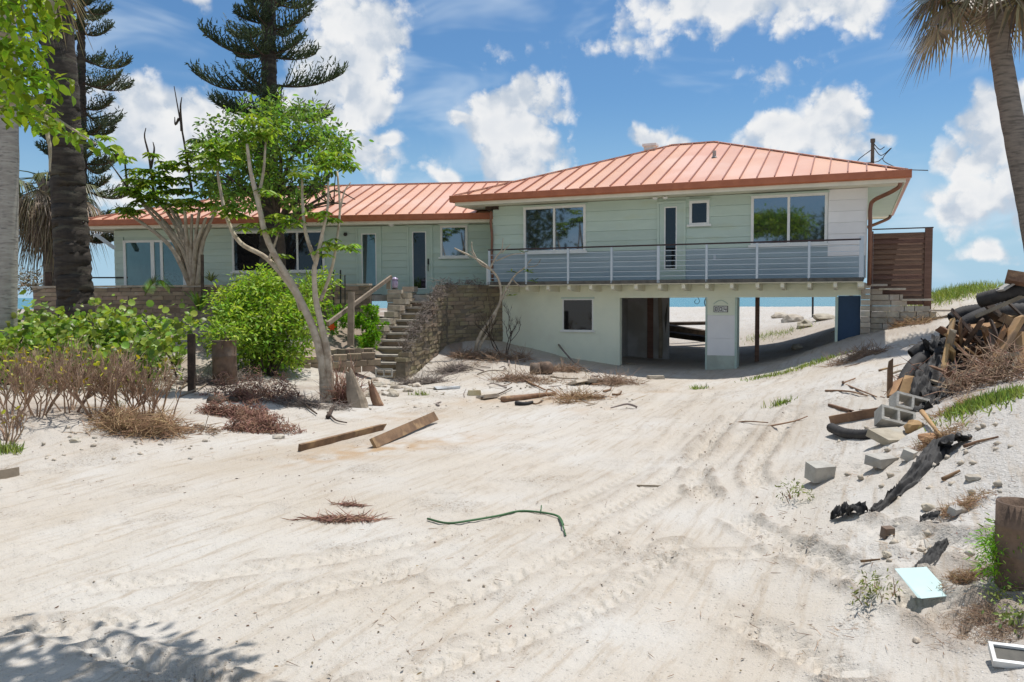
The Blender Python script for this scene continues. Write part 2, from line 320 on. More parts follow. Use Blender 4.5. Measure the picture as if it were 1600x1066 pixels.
LEAF = {
 'oval': (np.array([(0, 0, 0), (.3, .36, .05), (.3, -.36, .05), (.68, .34, .0), (.68, -.34, .0), (1, 0, -.12), (.5, 0, -.05)]), [(0, 2, 6), (0, 6, 1), (1, 6, 3), (2, 4, 6), (3, 6, 5), (4, 5, 6)]),
 'round': (np.array([(0, 0, 0), (.15, .40, .06), (.15, -.40, .06), (.6, .54, .08), (.6, -.54, .08), (.95, .25, .04), (.95, -.25, .04), (.5, 0, -.05)]), [(0, 2, 7), (0, 7, 1), (1, 7, 3), (2, 4, 7), (3, 7, 5), (4, 6, 7), (5, 7, 6)]),
 'strip': (np.array([(0, .5, 0), (0, -.5, 0), (.5, .5, .0), (.5, -.5, .0), (1, 0, -.18)]), [(0, 1, 3), (0, 3, 2), (2, 3, 4)]),
 'rock': (np.array([(-.5, 0, .05), (.5, .1, 0), (0, -.5, .0), (.1, .5, -.05), (-.1, .05, .42), (0, 0, -.4)]), [(0, 2, 4), (2, 1, 4), (1, 3, 4), (3, 0, 4), (2, 0, 5), (1, 2, 5), (3, 1, 5), (0, 3, 5)]),
 'cone': (np.array([(0, .5, 0), (0, -.25, .43), (0, -.25, -.43), (.6, .4, 0), (.6, -.2, .35), (.6, -.2, -.35), (1, 0, 0)]), [(0, 1, 4), (0, 4, 3), (1, 2, 5), (1, 5, 4), (2, 0, 3), (2, 3, 5), (3, 4, 6), (4, 5, 6), (5, 3, 6)]),
}
def scatter(name, kind, pos, t, n, L, W):
    tv, tf = LEAF[kind]; pos = np.asarray(pos, float); k = len(pos); fr = frames(np.asarray(t, float), np.asarray(n, float))
    L = np.broadcast_to(np.asarray(L, float), k); W = np.broadcast_to(np.asarray(W, float), k)
    sc = np.stack([L, W, (W if kind == 'cone' else L)], axis=-1)
    v = pos[:, None, :] + np.einsum('nij,nkj->nki', fr, tv[None] * sc[:, None, :])
    f = np.array(tf)[None] + (np.arange(k) * len(tv))[:, None, None]
    return npmesh(name, v.reshape(-1, 3), f.reshape(-1, 3))
def rdir(k): return unit(rng.normal(size=(k, 3)))
# ------------------------------------------------------------------ ground
CP = []
def cp(px, py, z): p = atz(px, py, z); CP.append((p.x, p.y, z))
for q in [(800,1066,0),(400,1066,0),(0,1066,0),(0,850,.02),(400,850,0),(800,850,0),(800,700,0),(500,745,0),(300,725,.04),(650,640,.03),(1000,640,.05),
          (0,725,.14),(130,705,.18),(270,695,.12),(0,640,.55),(130,640,.5),(260,640,.32),(100,590,.66),(150,572,.75),(300,592,.5),(350,572,.6),
          (430,602,.38),(515,628,.15),(440,665,.07),(610,640,.04),(590,592,.03),(700,602,.15),(760,590,.22),(1000,602,.1),(1120,606,.1),
          (1170,597,.18),(1230,600,.42),(1200,700,.12),(1300,640,.55),(1400,560,1.0),(1350,600,.8),(1450,600,.98),(1550,620,1.12),(1350,690,.45),(1450,700,.68),
          (1590,690,.95),(1300,800,.14),(1450,800,.42),(1590,800,.68),(1400,900,.22),(1570,905,.46),(1500,1000,.2),(1585,1050,.28),(1200,900,0),(1300,1010,.03),(1100,760,0),(1150,820,0)]: cp(*q)
CP += [(-10,22,1.25),(-14,21,1.2),(-5,23,1.0),(-9,26,1.5),(-16,27,1.5),(-20,16,.8),(-25,30,1.6),(-9,32,1.6),(-20,38,1.7),(-12,42,1.6),(-3.2,25,1.0),
       (-1.6,24.6,.55),(-.95,24.8,.70),(-.3,25.3,.75),(.8,25.2,.5),(2,25,.3),(3.2,24.4,.14),(4.5,24,.11),(6,23.6,.12),(7.6,22.6,.45),(8.8,22.2,1.0),(9.8,21.5,1.3),
       (4.5,28,.14),(6.5,27,.14),(9,26,.4),(6,32,.2),(10,31,.35),(5,36,.35),(9.5,36,.55),(14,34,1.3),(8,42,.75),(2,40,.7),(12,46,1.0),(5,52,1.1),(14,58,1.3),(0,58,1.25),(22,56,1.3),
       (11.2,22.2,1.6),(12.6,22.6,2.0),(14.3,25,2.42),(15.5,27.5,2.45),(17.5,26,2.0),(14,19,1.7),(20,20,1.5),(13,14,1.3),(11,9,1.1),(9,4,.6),(8,0,.3),(-8,4,.05),(-12,8,.3),(-9,-6,0),(0,-8,0),(8,-8,.1),
       (-30,60,1.4),(0,75,1.1),(25,72,1.1),(30,40,1.5),(-40,10,.6),(40,10,1.2),(0,-40,.1),(-40,-40,.1),(40,-40,.1)]
CPA = np.array(CP); XY = CPA[:, :2]
def tps(r2): return .5 * r2 * np.log(np.maximum(r2, 1e-9))
def fit():
    n = len(CPA); d = ((XY[:, None] - XY[None]) ** 2).sum(-1); K = tps(d) + np.eye(n) * .6
    P = np.c_[np.ones(n), XY]; A = np.zeros((n + 3, n + 3)); A[:n, :n] = K; A[:n, n:] = P; A[n:, :n] = P.T
    return np.linalg.solve(A, np.r_[CPA[:, 2], 0, 0, 0])
WT = fit()
def sm(a, b, x): t = np.clip((x - a) / (b - a), 0, 1); return t * t * (3 - 2 * t)
def hbase(x, y):
    x = np.asarray(x, float); y = np.asarray(y, float); sh = x.shape; x = x.ravel(); y = y.ravel(); out = np.empty(len(x))
    cx = np.clip(x, -45, 45); cy = np.clip(y, -45, 80)
    for i in range(0, len(x), 20000):
        X = cx[i:i + 20000]; Y = cy[i:i + 20000]
        d = (X[:, None] - XY[None, :, 0]) ** 2 + (Y[:, None] - XY[None, :, 1]) ** 2
        out[i:i + 20000] = tps(d) @ WT[:-3] + WT[-3] + X * WT[-2] + Y * WT[-1]
    out = np.clip(out, -.1, 2.6)
    out = out * (1 - sm(72, 120, y)) - 2.5 * sm(76, 130, y)
    return out.reshape(sh)
def G(x, y): return float(hbase(np.array([x]), np.array([y]))[0])
def gp(px, py):                      # where the sight line through a pixel of the photograph meets the sand
    d = ray(px, py); ts = np.geomspace(3, 90, 500)
    z = EYE.z + d.z * ts / d.y; h = hbase(d.x * ts / d.y, ts); k = np.argmax(z < h)
    if z[k] >= h[k]: k = 499
    a, b = ts[max(k - 1, 0)], ts[k]
    for _ in range(12):
        m = (a + b) / 2
        if EYE.z + d.z * m / d.y < G(d.x * m / d.y, m): b = m
        else: a = m
    p = EYE + d * (b / d.y); return p
# vectorised value noise
def vnoise(x, y, seed=0):
    xi = np.floor(x).astype(np.int64); yi = np.floor(y).astype(np.int64); fx = x - xi; fy = y - yi
    def h(a, b):
        n = (a * 374761393 + b * 668265263 + seed * 974634777) & 0x7fffffff; n = ((n ^ (n >> 13)) * 1274126177) & 0x7fffffff
        return ((n ^ (n >> 16)) & 0xffff) / 65535.0
    u = fx * fx * (3 - 2 * fx); v = fy * fy * (3 - 2 * fy)
    return (h(xi, yi) * (1 - u) + h(xi + 1, yi) * u) * (1 - v) + (h(xi, yi + 1) * (1 - u) + h(xi + 1, yi + 1) * u) * v
def fbm(x, y, o=4, seed=0, g=.5):
    s = 0; a = 1; t = 0
    for i in range(o): s = s + a * vnoise(x * 2 ** i + i * 17.3, y * 2 ** i - i * 9.1, seed + i); t += a; a *= g
    return s / t - .5
TRACKS = [([(1560,1066),(1400,960),(1250,870),(1150,805),(1095,760),(1090,715),(1130,680),(1190,645),(1230,615)], .16, .075, 1),
          ([(1620,1000),(1470,925),(1330,855),(1230,800),(1180,755),(1190,720),(1240,680)], .15, .06, 1),
          ([(1330,1066),(1200,985),(1090,915),(1010,850),(985,800)], .15, .05, 1),
          ([(-50,925),(250,905),(560,860),(850,785),(1010,715),(1090,650),(1110,620)], .16, .035, 1),
          ([(-50,985),(300,950),(700,870),(980,770),(1130,675)], .16, .04, 1),
          ([(200,1080),(480,1000),(800,890),(1040,770),(1160,690)], .15, .035, 1),
          ([(560,1080),(760,1000),(930,930),(1060,840)], .15, .045, 1),
          ([(150,1010),(350,1075)], .13, .04, 1), ([(30,960),(200,1015),(420,1085)], .13, .04, 1),
          ([(700,900),(900,880),(1100,860),(1260,870)], .14, .035, 1),
          ([(300,790),(600,745),(850,680),(1000,625)], .2, .02, 0), ([(450,830),(750,760),(960,680),(1060,610)], .2, .022, 0)]
for k_ in range(len(TRACKS)): TRACKS[k_] = (TRACKS[k_][0], TRACKS[k_][1] * .8, TRACKS[k_][2] * (1.15 if k_ < 3 else .75), TRACKS[k_][3])
def ground():
    fa = np.radians(np.arange(-40, 40.01, .125)); ba = np.radians(np.arange(42, 318.1, 3.0)); az = np.r_[fa, ba]
    r1 = np.geomspace(3.2, 17, 290); r2 = np.geomspace(17.1, 75, 130); r0 = np.array([.15, .6, 1.2, 1.9, 2.5, 2.9]); r3 = np.array([80, 90, 105, 125, 160, 400, 1500, 6000.])
    r = np.r_[r0, r1, r2, r3]
    Rr, A = np.meshgrid(r, az, indexing='ij'); X = Rr * np.sin(A); Y = Rr * np.cos(A)
    Z = hbase(X, Y)
    near = 1 - sm(70, 80, Rr)
    bank = np.clip(sm(.06, .45, Z), 0, 1)
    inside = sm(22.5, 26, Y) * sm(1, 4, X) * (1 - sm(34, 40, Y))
    rough = (.5 + 1.1 * bank) * (1 - .7 * inside)
    churn = sm(-.05, .18, fbm(X * .45, Y * .45, 3, 5))
    Z = Z + near * (fbm(X * .7, Y * .7, 4, 1) * .08 * rough + fbm(X * 2.6, Y * 2.6, 4, 2, .6) * .05 * rough * (.5 + churn) + fbm(X * 8, Y * 8, 3, 3, .7) * .022 * (.35 + churn + .5 * bank))
    # long shallow drag marks running towards the car port
    ux, uy = .42, .9; s_ = X * ux + Y * uy; t_ = X * uy - Y * ux
    plain = (1 - bank) * (1 - sm(20, 24, Y)) * near
    Z = Z + plain * fbm(t_ * 5.0, s_ * .35, 4, 8, .6) * .020
    u2, v2 = .85, .52; Z = Z + plain * sm(0, .2, fbm(X * .3 + 4, Y * .3, 2, 19)) * fbm((X * v2 - Y * u2) * 6, (X * u2 + Y * v2) * .4, 3, 21, .6) * .022
    press = np.zeros_like(Z); clod = np.zeros_like(Z)
    msk = (Rr < 24) & (np.abs(A) < .75)
    xs = X[msk]; ys = Y[msk]; dz = np.zeros_like(xs); pr = np.zeros_like(xs); cl = np.zeros_like(xs)
    for k, (pts, w, dep, tread) in enumerate(TRACKS):
        c = curve([tuple(atz(px, py, 0.02)) for px, py in pts], 7); P = np.array([(p.x, p.y) for p in c])
        best = np.full(len(xs), 9.); arc = np.zeros(len(xs)); L0 = 0
        for i in range(len(P) - 1):
            a, b = P[i], P[i + 1]; d = b - a; l = np.hypot(*d)
            t = np.clip(((xs - a[0]) * d[0] + (ys - a[1]) * d[1]) / (l * l), 0, 1)
            ex = xs - a[0] - t * d[0]; ey = ys - a[1] - t * d[1]; dd = np.hypot(ex, ey); sg = np.sign(ex * d[1] - ey * d[0])
            m = dd < np.abs(best); best[m] = (dd * sg)[m]; arc[m] = (L0 + t * l)[m]; L0 += l
        q = best / w; brk = sm(-.22, .05, fbm(xs * .8 + k * 3, ys * .8, 2, 30 + k))
        g = np.exp(-q ** 4 * .7); berm = np.exp(-((np.abs(q) - 1.55) / .42) ** 2)
        jag = vnoise(arc * 9, best * 9 + k * 7, 50 + k)
        dz += brk * (-dep * g * .55 + dep * berm * (.1 + .9 * jag))
        if tread: dz += brk * g * dep * .42 * np.sign(np.sin((arc + np.abs(best) * .9) * 2 * math.pi / .16)) * sm(.2, .5, jag + .15)
        pr = np.maximum(pr, g * brk); cl = np.maximum(cl, berm * jag * brk * min(1, dep / .05))
    Z[msk] += dz * (1 - .6 * sm(14, 22, Rr[msk])); press[msk] = pr; clod[msk] = cl
    # tan stain round the planks, sawdust brown, by real position
    tan = np.zeros_like(Z)
    for px, py, rx, ry, k in [(600,700,1.3,.55,1.),(520,715,.8,.3,.8),(680,690,1.,.5,.7),(760,625,1.,.5,.5),(850,625,.8,.6,.5),(1000,615,1.2,.5,.35),(640,650,.9,.5,.5),(930,640,.8,.4,.4)]:
        c = gp(px, py); dx = X - c.x; dy = Y - c.y; ca, sa = .82, .57
        tan = np.maximum(tan, k * np.exp(-((dx * ca + dy * sa) / rx) ** 2 - ((-dx * sa + dy * ca) / ry) ** 2))
    tan = tan * sm(-.2, .15, fbm(X * 3, Y * 3, 4, 77)) 
    brown = sm(-.02, .2, fbm(X * .35, Y * .35, 4, 61)) * .5 + .5 * sm(0, .2, fbm(t_ * 1.4, s_ * .22, 4, 62))
    # shell-white slope on the right, brown earth in the left bed and by the house foot, darker ground under the car port
    shell = sm(.3, 1.2, X - .42 * Y) * (1 - sm(1.7, 2.2, Z)) * (1 - sm(17, 20, Y))
    shell = np.maximum(shell, sm(.1, .3, Z) * (1 - sm(10, 13, Y)) * (X < 0))
    shell = np.maximum(shell, .8 * sm(31, 36, Y))
    soil_dark = np.clip(sm(.42, .8, Z) * sm(14, 17, Y) * (X < -1.5), 0, 1) * sm(-.3, .0, fbm(X * 1.5, Y * 1.5, 3, 90))
    for px, py, rx, ry, k in [(330,600,1.6,.9,1),(430,612,1.2,.7,.9),(500,612,1.,.8,.9),(560,612,.9,.7,.8),(250,615,1.,.8,.8),(110,640,1.5,.6,.8),(200,640,1.,.6,.8),(30,640,1.,.6,.8),(380,585,1.5,1.2,1),(205,680,.6,.35,.7),(410,660,.6,.4,.6),(750,565,1.2,.7,.5),(870,585,1.4,.7,.5),(1430,510,1.6,.9,.6),(1500,620,.9,.7,.7),(1560,600,1.,.8,.7),(1545,960,.4,.35,.9),(1500,890,.2,.2,.7),(1590,960,.3,.4,.8)]:
        c = gp(px, py); soil_dark = np.maximum(soil_dark, k * np.exp(-((X - c.x) / rx) ** 2 - ((Y - c.y) / ry) ** 2) * sm(-.28, .08, fbm(X * 2.5, Y * 2.5, 3, 95)))
    soil_dark = np.maximum(soil_dark, .35 * inside)  # ground under the car port turned browner and darker
    nr, na = X.shape; V = np.stack([X, Y, Z], -1).reshape(-1, 3)
    i = np.arange(nr - 1)[:, None]; j = np.arange(na)[None]; j2 = (j + 1) % na
    Fq = np.stack(np.broadcast_arrays(i * na + j, i * na + j2, (i + 1) * na + j2, (i + 1) * na + j), -1).reshape(-1, 4)
    me = npmesh('sand_ground', V, Fq[:, ::-1])
    for nm, a in (('tan', tan), ('press', press), ('clod', clod), ('brown', brown), ('shell', shell), ('soil_dark', soil_dark)):
        at_ = me.attributes.new(nm, 'FLOAT', 'POINT'); at_.data.foreach_set('value', np.ascontiguousarray(a.ravel(), np.float32))
    m = bpy.data.materials.new('sand'); m.use_nodes = True; nt = m.node_tree; b = nt.nodes['Principled BSDF']; b.inputs['Roughness'].default_value = .95; b.inputs['Specular IOR Level'].default_value = .15
    A_ = lambda n: N(nt, 'ShaderNodeAttribute', attribute_name=n).outputs['Fac']
    pos = nt.nodes.new('ShaderNodeNewGeometry').outputs['Position']
    def noise(s, d=5., r=.6, v=pos):
        n = N(nt, 'ShaderNodeTexNoise', i_Scale=s, i_Detail=d, i_Roughness=r); nt.links.new(v, n.inputs['Vector']); return n.outputs[0]
    col = MIX(nt, RAMP(nt, noise(.5, 2.), .35, .68), (.495, .445, .38), (.53, .50, .455))
    col = MIX(nt, MATH(nt, 'MULTIPLY', A_('brown'), .50), col, (.41, .345, .265))
    col = MIX(nt, MATH(nt, 'MULTIPLY', A_('shell'), .85), col, (.49, .465, .43))
    cmb = nt.nodes.new('ShaderNodeCombineXYZ'); nt.links.new(VM(nt, 'DOT_PRODUCT', pos, (8.6, -4.0, 0)), cmb.inputs[0]); nt.links.new(VM(nt, 'DOT_PRODUCT', pos, (.4, .86, 0)), cmb.inputs[1])
    strk = noise(1., 5., .7, cmb.outputs[0])
    col = MIX(nt, MATH(nt, 'MULTIPLY', RAMP(nt, strk, .48, .70), .62), col, (.36, .29, .215))
    col = MIX(nt, MATH(nt, 'MULTIPLY', A_('press'), .35), col, (.54, .49, .42))
    col = MIX(nt, MATH(nt, 'MULTIPLY', A_('clod'), .75), col, (.27, .22, .17))
    col = MIX(nt, MATH(nt, 'MULTIPLY', A_('tan'), .85), col, (.38, .235, .11))
    col = MIX(nt, MATH(nt, 'MULTIPLY', A_('soil_dark'), .85), col, (.27, .205, .155))
    cr = noise(1., 3., .7, VM(nt, 'MULTIPLY', pos, (26, 17, 20)))
    patch = MATH(nt, 'MAXIMUM', RAMP(nt, noise(.75, 3., .6), .53, .66), MATH(nt, 'MULTIPLY', A_('clod'), 1.6))
    crumb = MATH(nt, 'MULTIPLY', RAMP(nt, cr, .54, .64), MATH(nt, 'MINIMUM', patch, 1.))
    col = MIX(nt, MATH(nt, 'MULTIPLY', crumb, .72), col, (.29, .225, .17))
    vo = N(nt, 'ShaderNodeTexVoronoi', i_Scale=42.); nt.links.new(pos, vo.inputs['Vector'])
    sp = nt.nodes.new('ShaderNodeSeparateColor'); nt.links.new(vo.outputs['Color'], sp.inputs[0])
    dot = MATH(nt, 'MULTIPLY', RAMP(nt, vo.outputs['Distance'], .42, .2), RAMP(nt, sp.outputs[0], .72, .8))
    amt = MATH(nt, 'MULTIPLY_ADD', A_('shell'), .55, .22)
    col = MIX(nt, MATH(nt, 'MULTIPLY', dot, amt), col, MIX(nt, RAMP(nt, sp.outputs[1], .45, .55), (.26, .22, .18), (.80, .79, .77)))
    gr = noise(140., 1., .7)
    col = MIX(nt, 1., col, MIX(nt, gr, (.80, .80, .80), (1.16, 1.16, 1.16)), blend='MULTIPLY')
    nt.links.new(col, b.inputs['Base Color'])
    h = MATH(nt, 'ADD', MATH(nt, 'MULTIPLY', noise(28., 3., .7), .55), MATH(nt, 'MULTIPLY_ADD', MATH(nt, 'MULTIPLY', cr, MATH(nt, 'MINIMUM', MATH(nt, 'MAXIMUM', patch, MATH(nt, 'MULTIPLY', A_('shell'), .7)), 1.)), 1.6, MATH(nt, 'MULTIPLY', dot, .25)))
    bp = nt.nodes.new('ShaderNodeBump'); bp.inputs['Strength'].default_value = .85; bp.inputs['Distance'].default_value = .026
    nt.links.new(h, bp.inputs['Height']); nt.links.new(bp.outputs[0], b.inputs['Normal'])
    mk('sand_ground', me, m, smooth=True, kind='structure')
    # sea
    sm_ = bpy.data.materials.new('sea_water'); sm_.use_nodes = True; nt = sm_.node_tree; b = nt.nodes['Principled BSDF']
    b.inputs['Base Color'].default_value = (.03, .17, .20, 1); b.inputs['Roughness'].default_value = .25
    pos = nt.nodes.new('ShaderNodeNewGeometry').outputs['Position']
    n = N(nt, 'ShaderNodeTexNoise', i_Scale=.35, i_Detail=6.); nt.links.new(VM(nt, 'MULTIPLY', pos, (.5, 1, 1)), n.inputs['Vector'])
    bp = nt.nodes.new('ShaderNodeBump'); bp.inputs['Strength'].default_value = .6; bp.inputs['Distance'].default_value = .4
    nt.links.new(n.outputs[0], bp.inputs['Height']); nt.links.new(bp.outputs[0], b.inputs['Normal'])
    mk('sea', MB().add([(-14000, 78, -.6), (14000, 78, -.6), (14000, 16000, -.6), (-14000, 16000, -.6)], [(0, 1, 2, 3)]), sm_, kind='structure')
ground()
# ------------------------------------------------------------------ house
TH = math.radians(22.7)
HM = Matrix.Translation((9.48, 22.2, 0)) @ Matrix.Rotation(-TH, 4, 'Z')          # two-storey block, origin at its front right corner
WM = Matrix.Translation((-.72, 28.0, 0)) @ Matrix.Rotation(-math.radians(7), 4, 'Z')  # single-storey wing, origin at its front right end
house = mk('beach_house', None, None, None, HM, label='pale green beach house with coral metal roof, long balcony and open car port', category='house')
WL = HM.inverted() @ WM
def hp(name, mb, m, parent=None, wing=False, **k): return mk(name, mb, m, parent or house, WL if wing and parent is None else None, **k)
def boards(x0, x1, z0, z1, step, holes, wing=False, colour=None, y=0., sk=.0):
    z = z0; r = 0
    while z < z1 - .01:
        zt = min(z + step, z1); cuts = [(x0, x1)]
        for a, b, c, d in holes:
            if c < zt - .02 and d > z + .02:
                cuts = [s for u, v in cuts for s in ((u, min(v, a)), (max(u, b), v)) if s[1] - s[0] > .03]
        for u, v in cuts:
            m = colour(u, v, z, zt) if colour else 'siding'
            bm = MB().prism([(u, y - .030, z), (u, y - .012, zt - .004), (u, y + .02, zt - .004), (u, y + .02, z)], (v - u, 0, 0))
            o = hp('siding_board', bm, m, wing=wing)
        z = zt; r += 1
def window(x0, x1, z0, z1, lights, wing=False, m='pane', name='window', fw=.075, y=0.):
    fr = MB(); f = fw
    fr.box(x0, x1, y - .07, y + .05, z1 - f, z1).box(x0, x1, y - .085, y + .05, z0, z0 + f)
    fr.box(x0, x0 + f, y - .068, y + .05, z0 + f, z1 - f).box(x1 - f, x1, y - .068, y + .05, z0 + f, z1 - f)
    w = hp(name, fr, 'trim', wing=wing)
    xs = [x0 + f] + list(lights) + [x1 - f]
    for i in range(len(xs) - 1):
        a = xs[i] + (.035 if i else 0); b = xs[i + 1] - (.035 if i < len(xs) - 2 else 0)
        mk('pane', MB().box(a, b, y - .035, y - .02, z0 + f, z1 - f), m, w)
        if i: mk('mullion', MB().box(xs[i] - .035, xs[i] + .035, y - .062, y + .03, z0 + f, z1 - f), 'trim', w)
    mk('sill', MB().box(x0 - .06, x1 + .06, y - .12, y - .0855, z0 - .03, z0 + .03), 'trim', w)
    mk('head_trim', MB().box(x0 - .04, x1 + .04, y - .08, y + .0, z1 + .002, z1 + .05), 'siding', w)
    return w
def door(x0, x1, z0, z1, gx0, gx1, gz0, gz1, wing=False, m='pane', handle=1, leafm='siding'):
    d = hp('door', MB().box(x0, gx0, -.045, .03, z0, z1).box(gx1, x1, -.045, .03, z0, z1).box(gx0, gx1, -.045, .03, gz1, z1).box(gx0, gx1, -.045, .03, z0, gz0), leafm, wing=wing)
    mk('pane', MB().box(gx0, gx1, -.025, -.012, gz0, gz1), m, d)
    t = .035
    mk('glazing_bead', MB().box(gx0 - t, gx1 + t, -.06, -.046, gz1, gz1 + t).box(gx0 - t, gx1 + t, -.06, -.046, gz0 - t, gz0).box(gx0 - t, gx0, -.06, -.046, gz0, gz1).box(gx1, gx1 + t, -.06, -.046, gz0, gz1), 'trim', d)
    j = .07
    mk('door_frame', MB().box(x0 - j, x1 + j, -.07, .02, z1 + .003, z1 + j).box(x0 - j, x0 - .003, -.068, .02, z0, z1).box(x1 + .003, x1 + j, -.068, .02, z0, z1), 'siding', d)
    if handle: 
        hx = x1 - .08 if handle > 0 else x0 + .08
        mk('handle', MB().box(hx - .025, hx + .025, -.075, -.046, z0 + 1.0, z0 + 1.2).tube([(hx, -.075, z0 + .78), (hx, -.11, z0 + .80), (hx, -.11, z0 + .96), (hx, -.075, z0 + .98)], .012, 6), 'pipe', d)
    return d
# --- upper storey front
XL = -10.9; DK = 2.70; SF = 5.10; D = 9.4
ups = [(-2.97, -.96, 3.64, 5.02), (-9.84, -7.81, 3.63, 5.02), (-5.63, -4.79, DK, 4.99), (-4.69, -4.12, 4.26, 4.97)]
def upcol(u, v, z, zt):
    return 'siding' if zt > 3.60 else 'siding_blue'  # lower boards take a bluer, darker grey
boards(XL, -.95, DK, SF, .30, ups, colour=upcol)
def whcol(u, v, z, zt): return 'siding_white' if zt > 3.5 else 'siding_blue'
boards(-.949, .0, DK, SF + .0, .30, [], colour=whcol, y=-.004)
hp('wall', MB().box(XL, 0, .021, .16, DK, SF).box(XL, XL + .15, .161, D, DK, SF).box(-.16, -.003, .161, D, DK, SF).box(XL + .151, -.161, D - .15, D, DK, SF), 'siding')
hp('corner_board', MB().box(-.005, .03, -.04, .10, DK, SF), 'trim')
boards_side = MB()
window(-2.97, -.96, 3.62, 5.02, [-1.965]); window(-9.84, -7.81, 3.60, 5.02, [-8.825])
window(-4.69, -4.12, 4.26, 4.97, [], m='pane_dim')
door(-5.56, -4.86, DK + .02, 4.92, -5.38, -5.08, 3.05, 4.80, m='pane_dim', handle=0)
for x in (-5.6, -5.3): hp('porch_light', MB().lathe([(.03, 0), (.07, .02), (.08, .06), (.03, .08)], 10, (x, -.45, SF - .09)), 'trim')
hp('outlet_box', MB().box(-4.0, -3.93, -.05, -.03, 3.28, 3.40), 'rail')
# --- balcony
BL, BR, BF = -10.62, -.06, -1.0
hp('balcony_deck', MB().box(BL - .02, BR + .02, BF - .03, -.032, 2.60, 2.70), 'deck')
dk = hp('balcony_underside', MB().box(BL, BR, BF, -.032, 2.575, 2.598), 'cream')
for x in (-10.05, -9.38, -8.71, -8.05, -7.38, -6.72, -6.03, -5.35, -4.68, -4.03, -3.36, -2.68, -2.04, -1.36, -.72, -.14):
    mk('joist', MB().prism([(x - .045, BF + .05, 2.574), (x - .045, -.02, 2.574), (x - .045, -.02, 2.38), (x - .045, BF + .12, 2.42), (x - .045, BF + .05, 2.46)], (.09 if x < -.2 else .16, 0, 0)), 'cream', dk)
rl = hp('railing', MB().box(BL, BR - .06, BF - .035, BF + .035, 3.655, 3.695), 'darkrail')
for x in (BL + .03, -9.38, -8.05, -6.73, -5.37, -4.03, -2.69, -1.37, -.10):
    w = .055 if x in (-5.37, -.10) else .03
    if x == -5.37: w = .04
    mk('baluster_post', MB().box(x - w, x + w, BF - .03, BF + .02, 2.62, 3.654 if x < -.2 else 3.76), 'rail', rl)
for i in range(6): mk('rail_bar', MB().box(BL, BR - .02, BF + .021, BF + .035, 2.80 + i * .142, 2.816 + i * .142), 'rail', rl)
# --- lower storey
lw = hp('lower_wall', MB().box(XL + .3, -8.58, .0, .2, -.4, 2.575).box(-8.58, -7.59, .0, .2, -.4, 1.18).box(-8.58, -7.59, .0, .2, 2.17, 2.575).box(-7.59, -6.83, .0, .2, -.4, 2.575)
   .box(-6.829, -.69, .0, .22, 2.19, 2.575).box(XL + .3, XL + .5, .21, 6, -.4, 2.575), 'stucco')
w = window(-8.58, -7.59, 1.18, 2.17, [], m='pane_dim', fw=.04, y=.06)
hp('door_jamb', MB().box(-6.83, -6.76, -.015, .24, -.3, 2.189), 'stucco')
# central pier with house number
pier = hp('pier', MB().box(-4.17, -3.38, .02, .5, -.4, .52), 'stucco_low')
mk('pier_panel', MB().box(-4.165, -3.385, -.0, .5, 1.02, 1.68), 'siding_white', pier); mk('pier_panel', MB().box(-4.165, -3.385, .004, .5, .523, 1.016), 'siding_white', pier)
mk('pier_head', MB().box(-4.17, -3.38, .003, .5, 1.684, 2.189), 'stucco', pier)
mk('corner_bead', MB().box(-3.39, -3.33, -.012, .5, -.2, 2.18).box(-4.22, -4.172, -.008, .4, -.2, 2.18), 'siding', pier)
np_ = hp('number_plate', MB().box(-3.985, -3.585, -.022, -.003, 1.77, 1.95), 'pipe')
for i, x in enumerate((-3.91, -3.785, -3.66)):
    mk('number_tile', MB().box(x - .056, x + .056, -.030, -.0225, 1.785, 1.935), 'trim', np_)
DIG = {'8': [(0, 0, 1, .16), (0, .42, 1, .58), (0, .84, 1, 1), (0, 0, .22, 1), (.78, 0, 1, 1)], '0': [(0, 0, 1, .16), (0, .84, 1, 1), (0, 0, .22, 1), (.78, 0, 1, 1)], '4': [(.72, 0, .95, 1), (0, .32, 1.1, .48), (0, .32, .22, 1)]}
for i, (ch, x) in enumerate(zip('804', (-3.91, -3.785, -3.66))):
    b = MB()
    for q, (a, c, d, e) in enumerate(DIG[ch]): b.box(x - .036 + a * .072, x - .036 + d * .072, -.0345 - q * .0004, -.0301, 1.805 + c * .11, 1.805 + e * .11)
    mk('digit', b, 'pipe', np_)
hp('arch_moulding', MB().tube([(-3.99 + .405 * i / 12, -.012, 2.0 + .11 * math.sin(math.pi * i / 12)) for i in range(13)], .012, 5), 'siding')
# blue door and its jamb on the right of the opening
hp('blue_door', MB().box(-.66, -.10, .03, .09, .55, 2.22), 'bluepaint'); hp('door_jamb', MB().box(-.735, -.665, -.02, .25, .1, 2.189), 'siding')
hp('door_lintel', MB().box(-.69, .02, .0, .22, 2.23, 2.575), 'stucco')
# inside the car port
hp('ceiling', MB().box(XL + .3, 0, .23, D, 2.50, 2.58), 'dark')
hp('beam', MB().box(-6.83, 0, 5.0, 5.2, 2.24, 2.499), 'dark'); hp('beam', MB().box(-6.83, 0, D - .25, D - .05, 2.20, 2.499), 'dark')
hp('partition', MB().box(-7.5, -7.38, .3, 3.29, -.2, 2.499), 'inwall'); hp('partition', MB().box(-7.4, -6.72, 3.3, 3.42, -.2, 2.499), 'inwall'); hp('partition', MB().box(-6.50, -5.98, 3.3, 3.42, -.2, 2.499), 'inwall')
hp('inner_door', MB().box(-6.74, -6.49, 3.36, 3.40, .05, 2.45), 'brownwood')
hp('torn_board', MB().prism([(-6.30, 3.2, .15), (-6.18, 3.22, .15), (-6.16, 3.22, 1.0), (-6.22, 3.22, 2.4), (-6.33, 3.2, 2.4), (-6.28, 3.16, 1.1)], (0, .03, 0)), 'greywood')
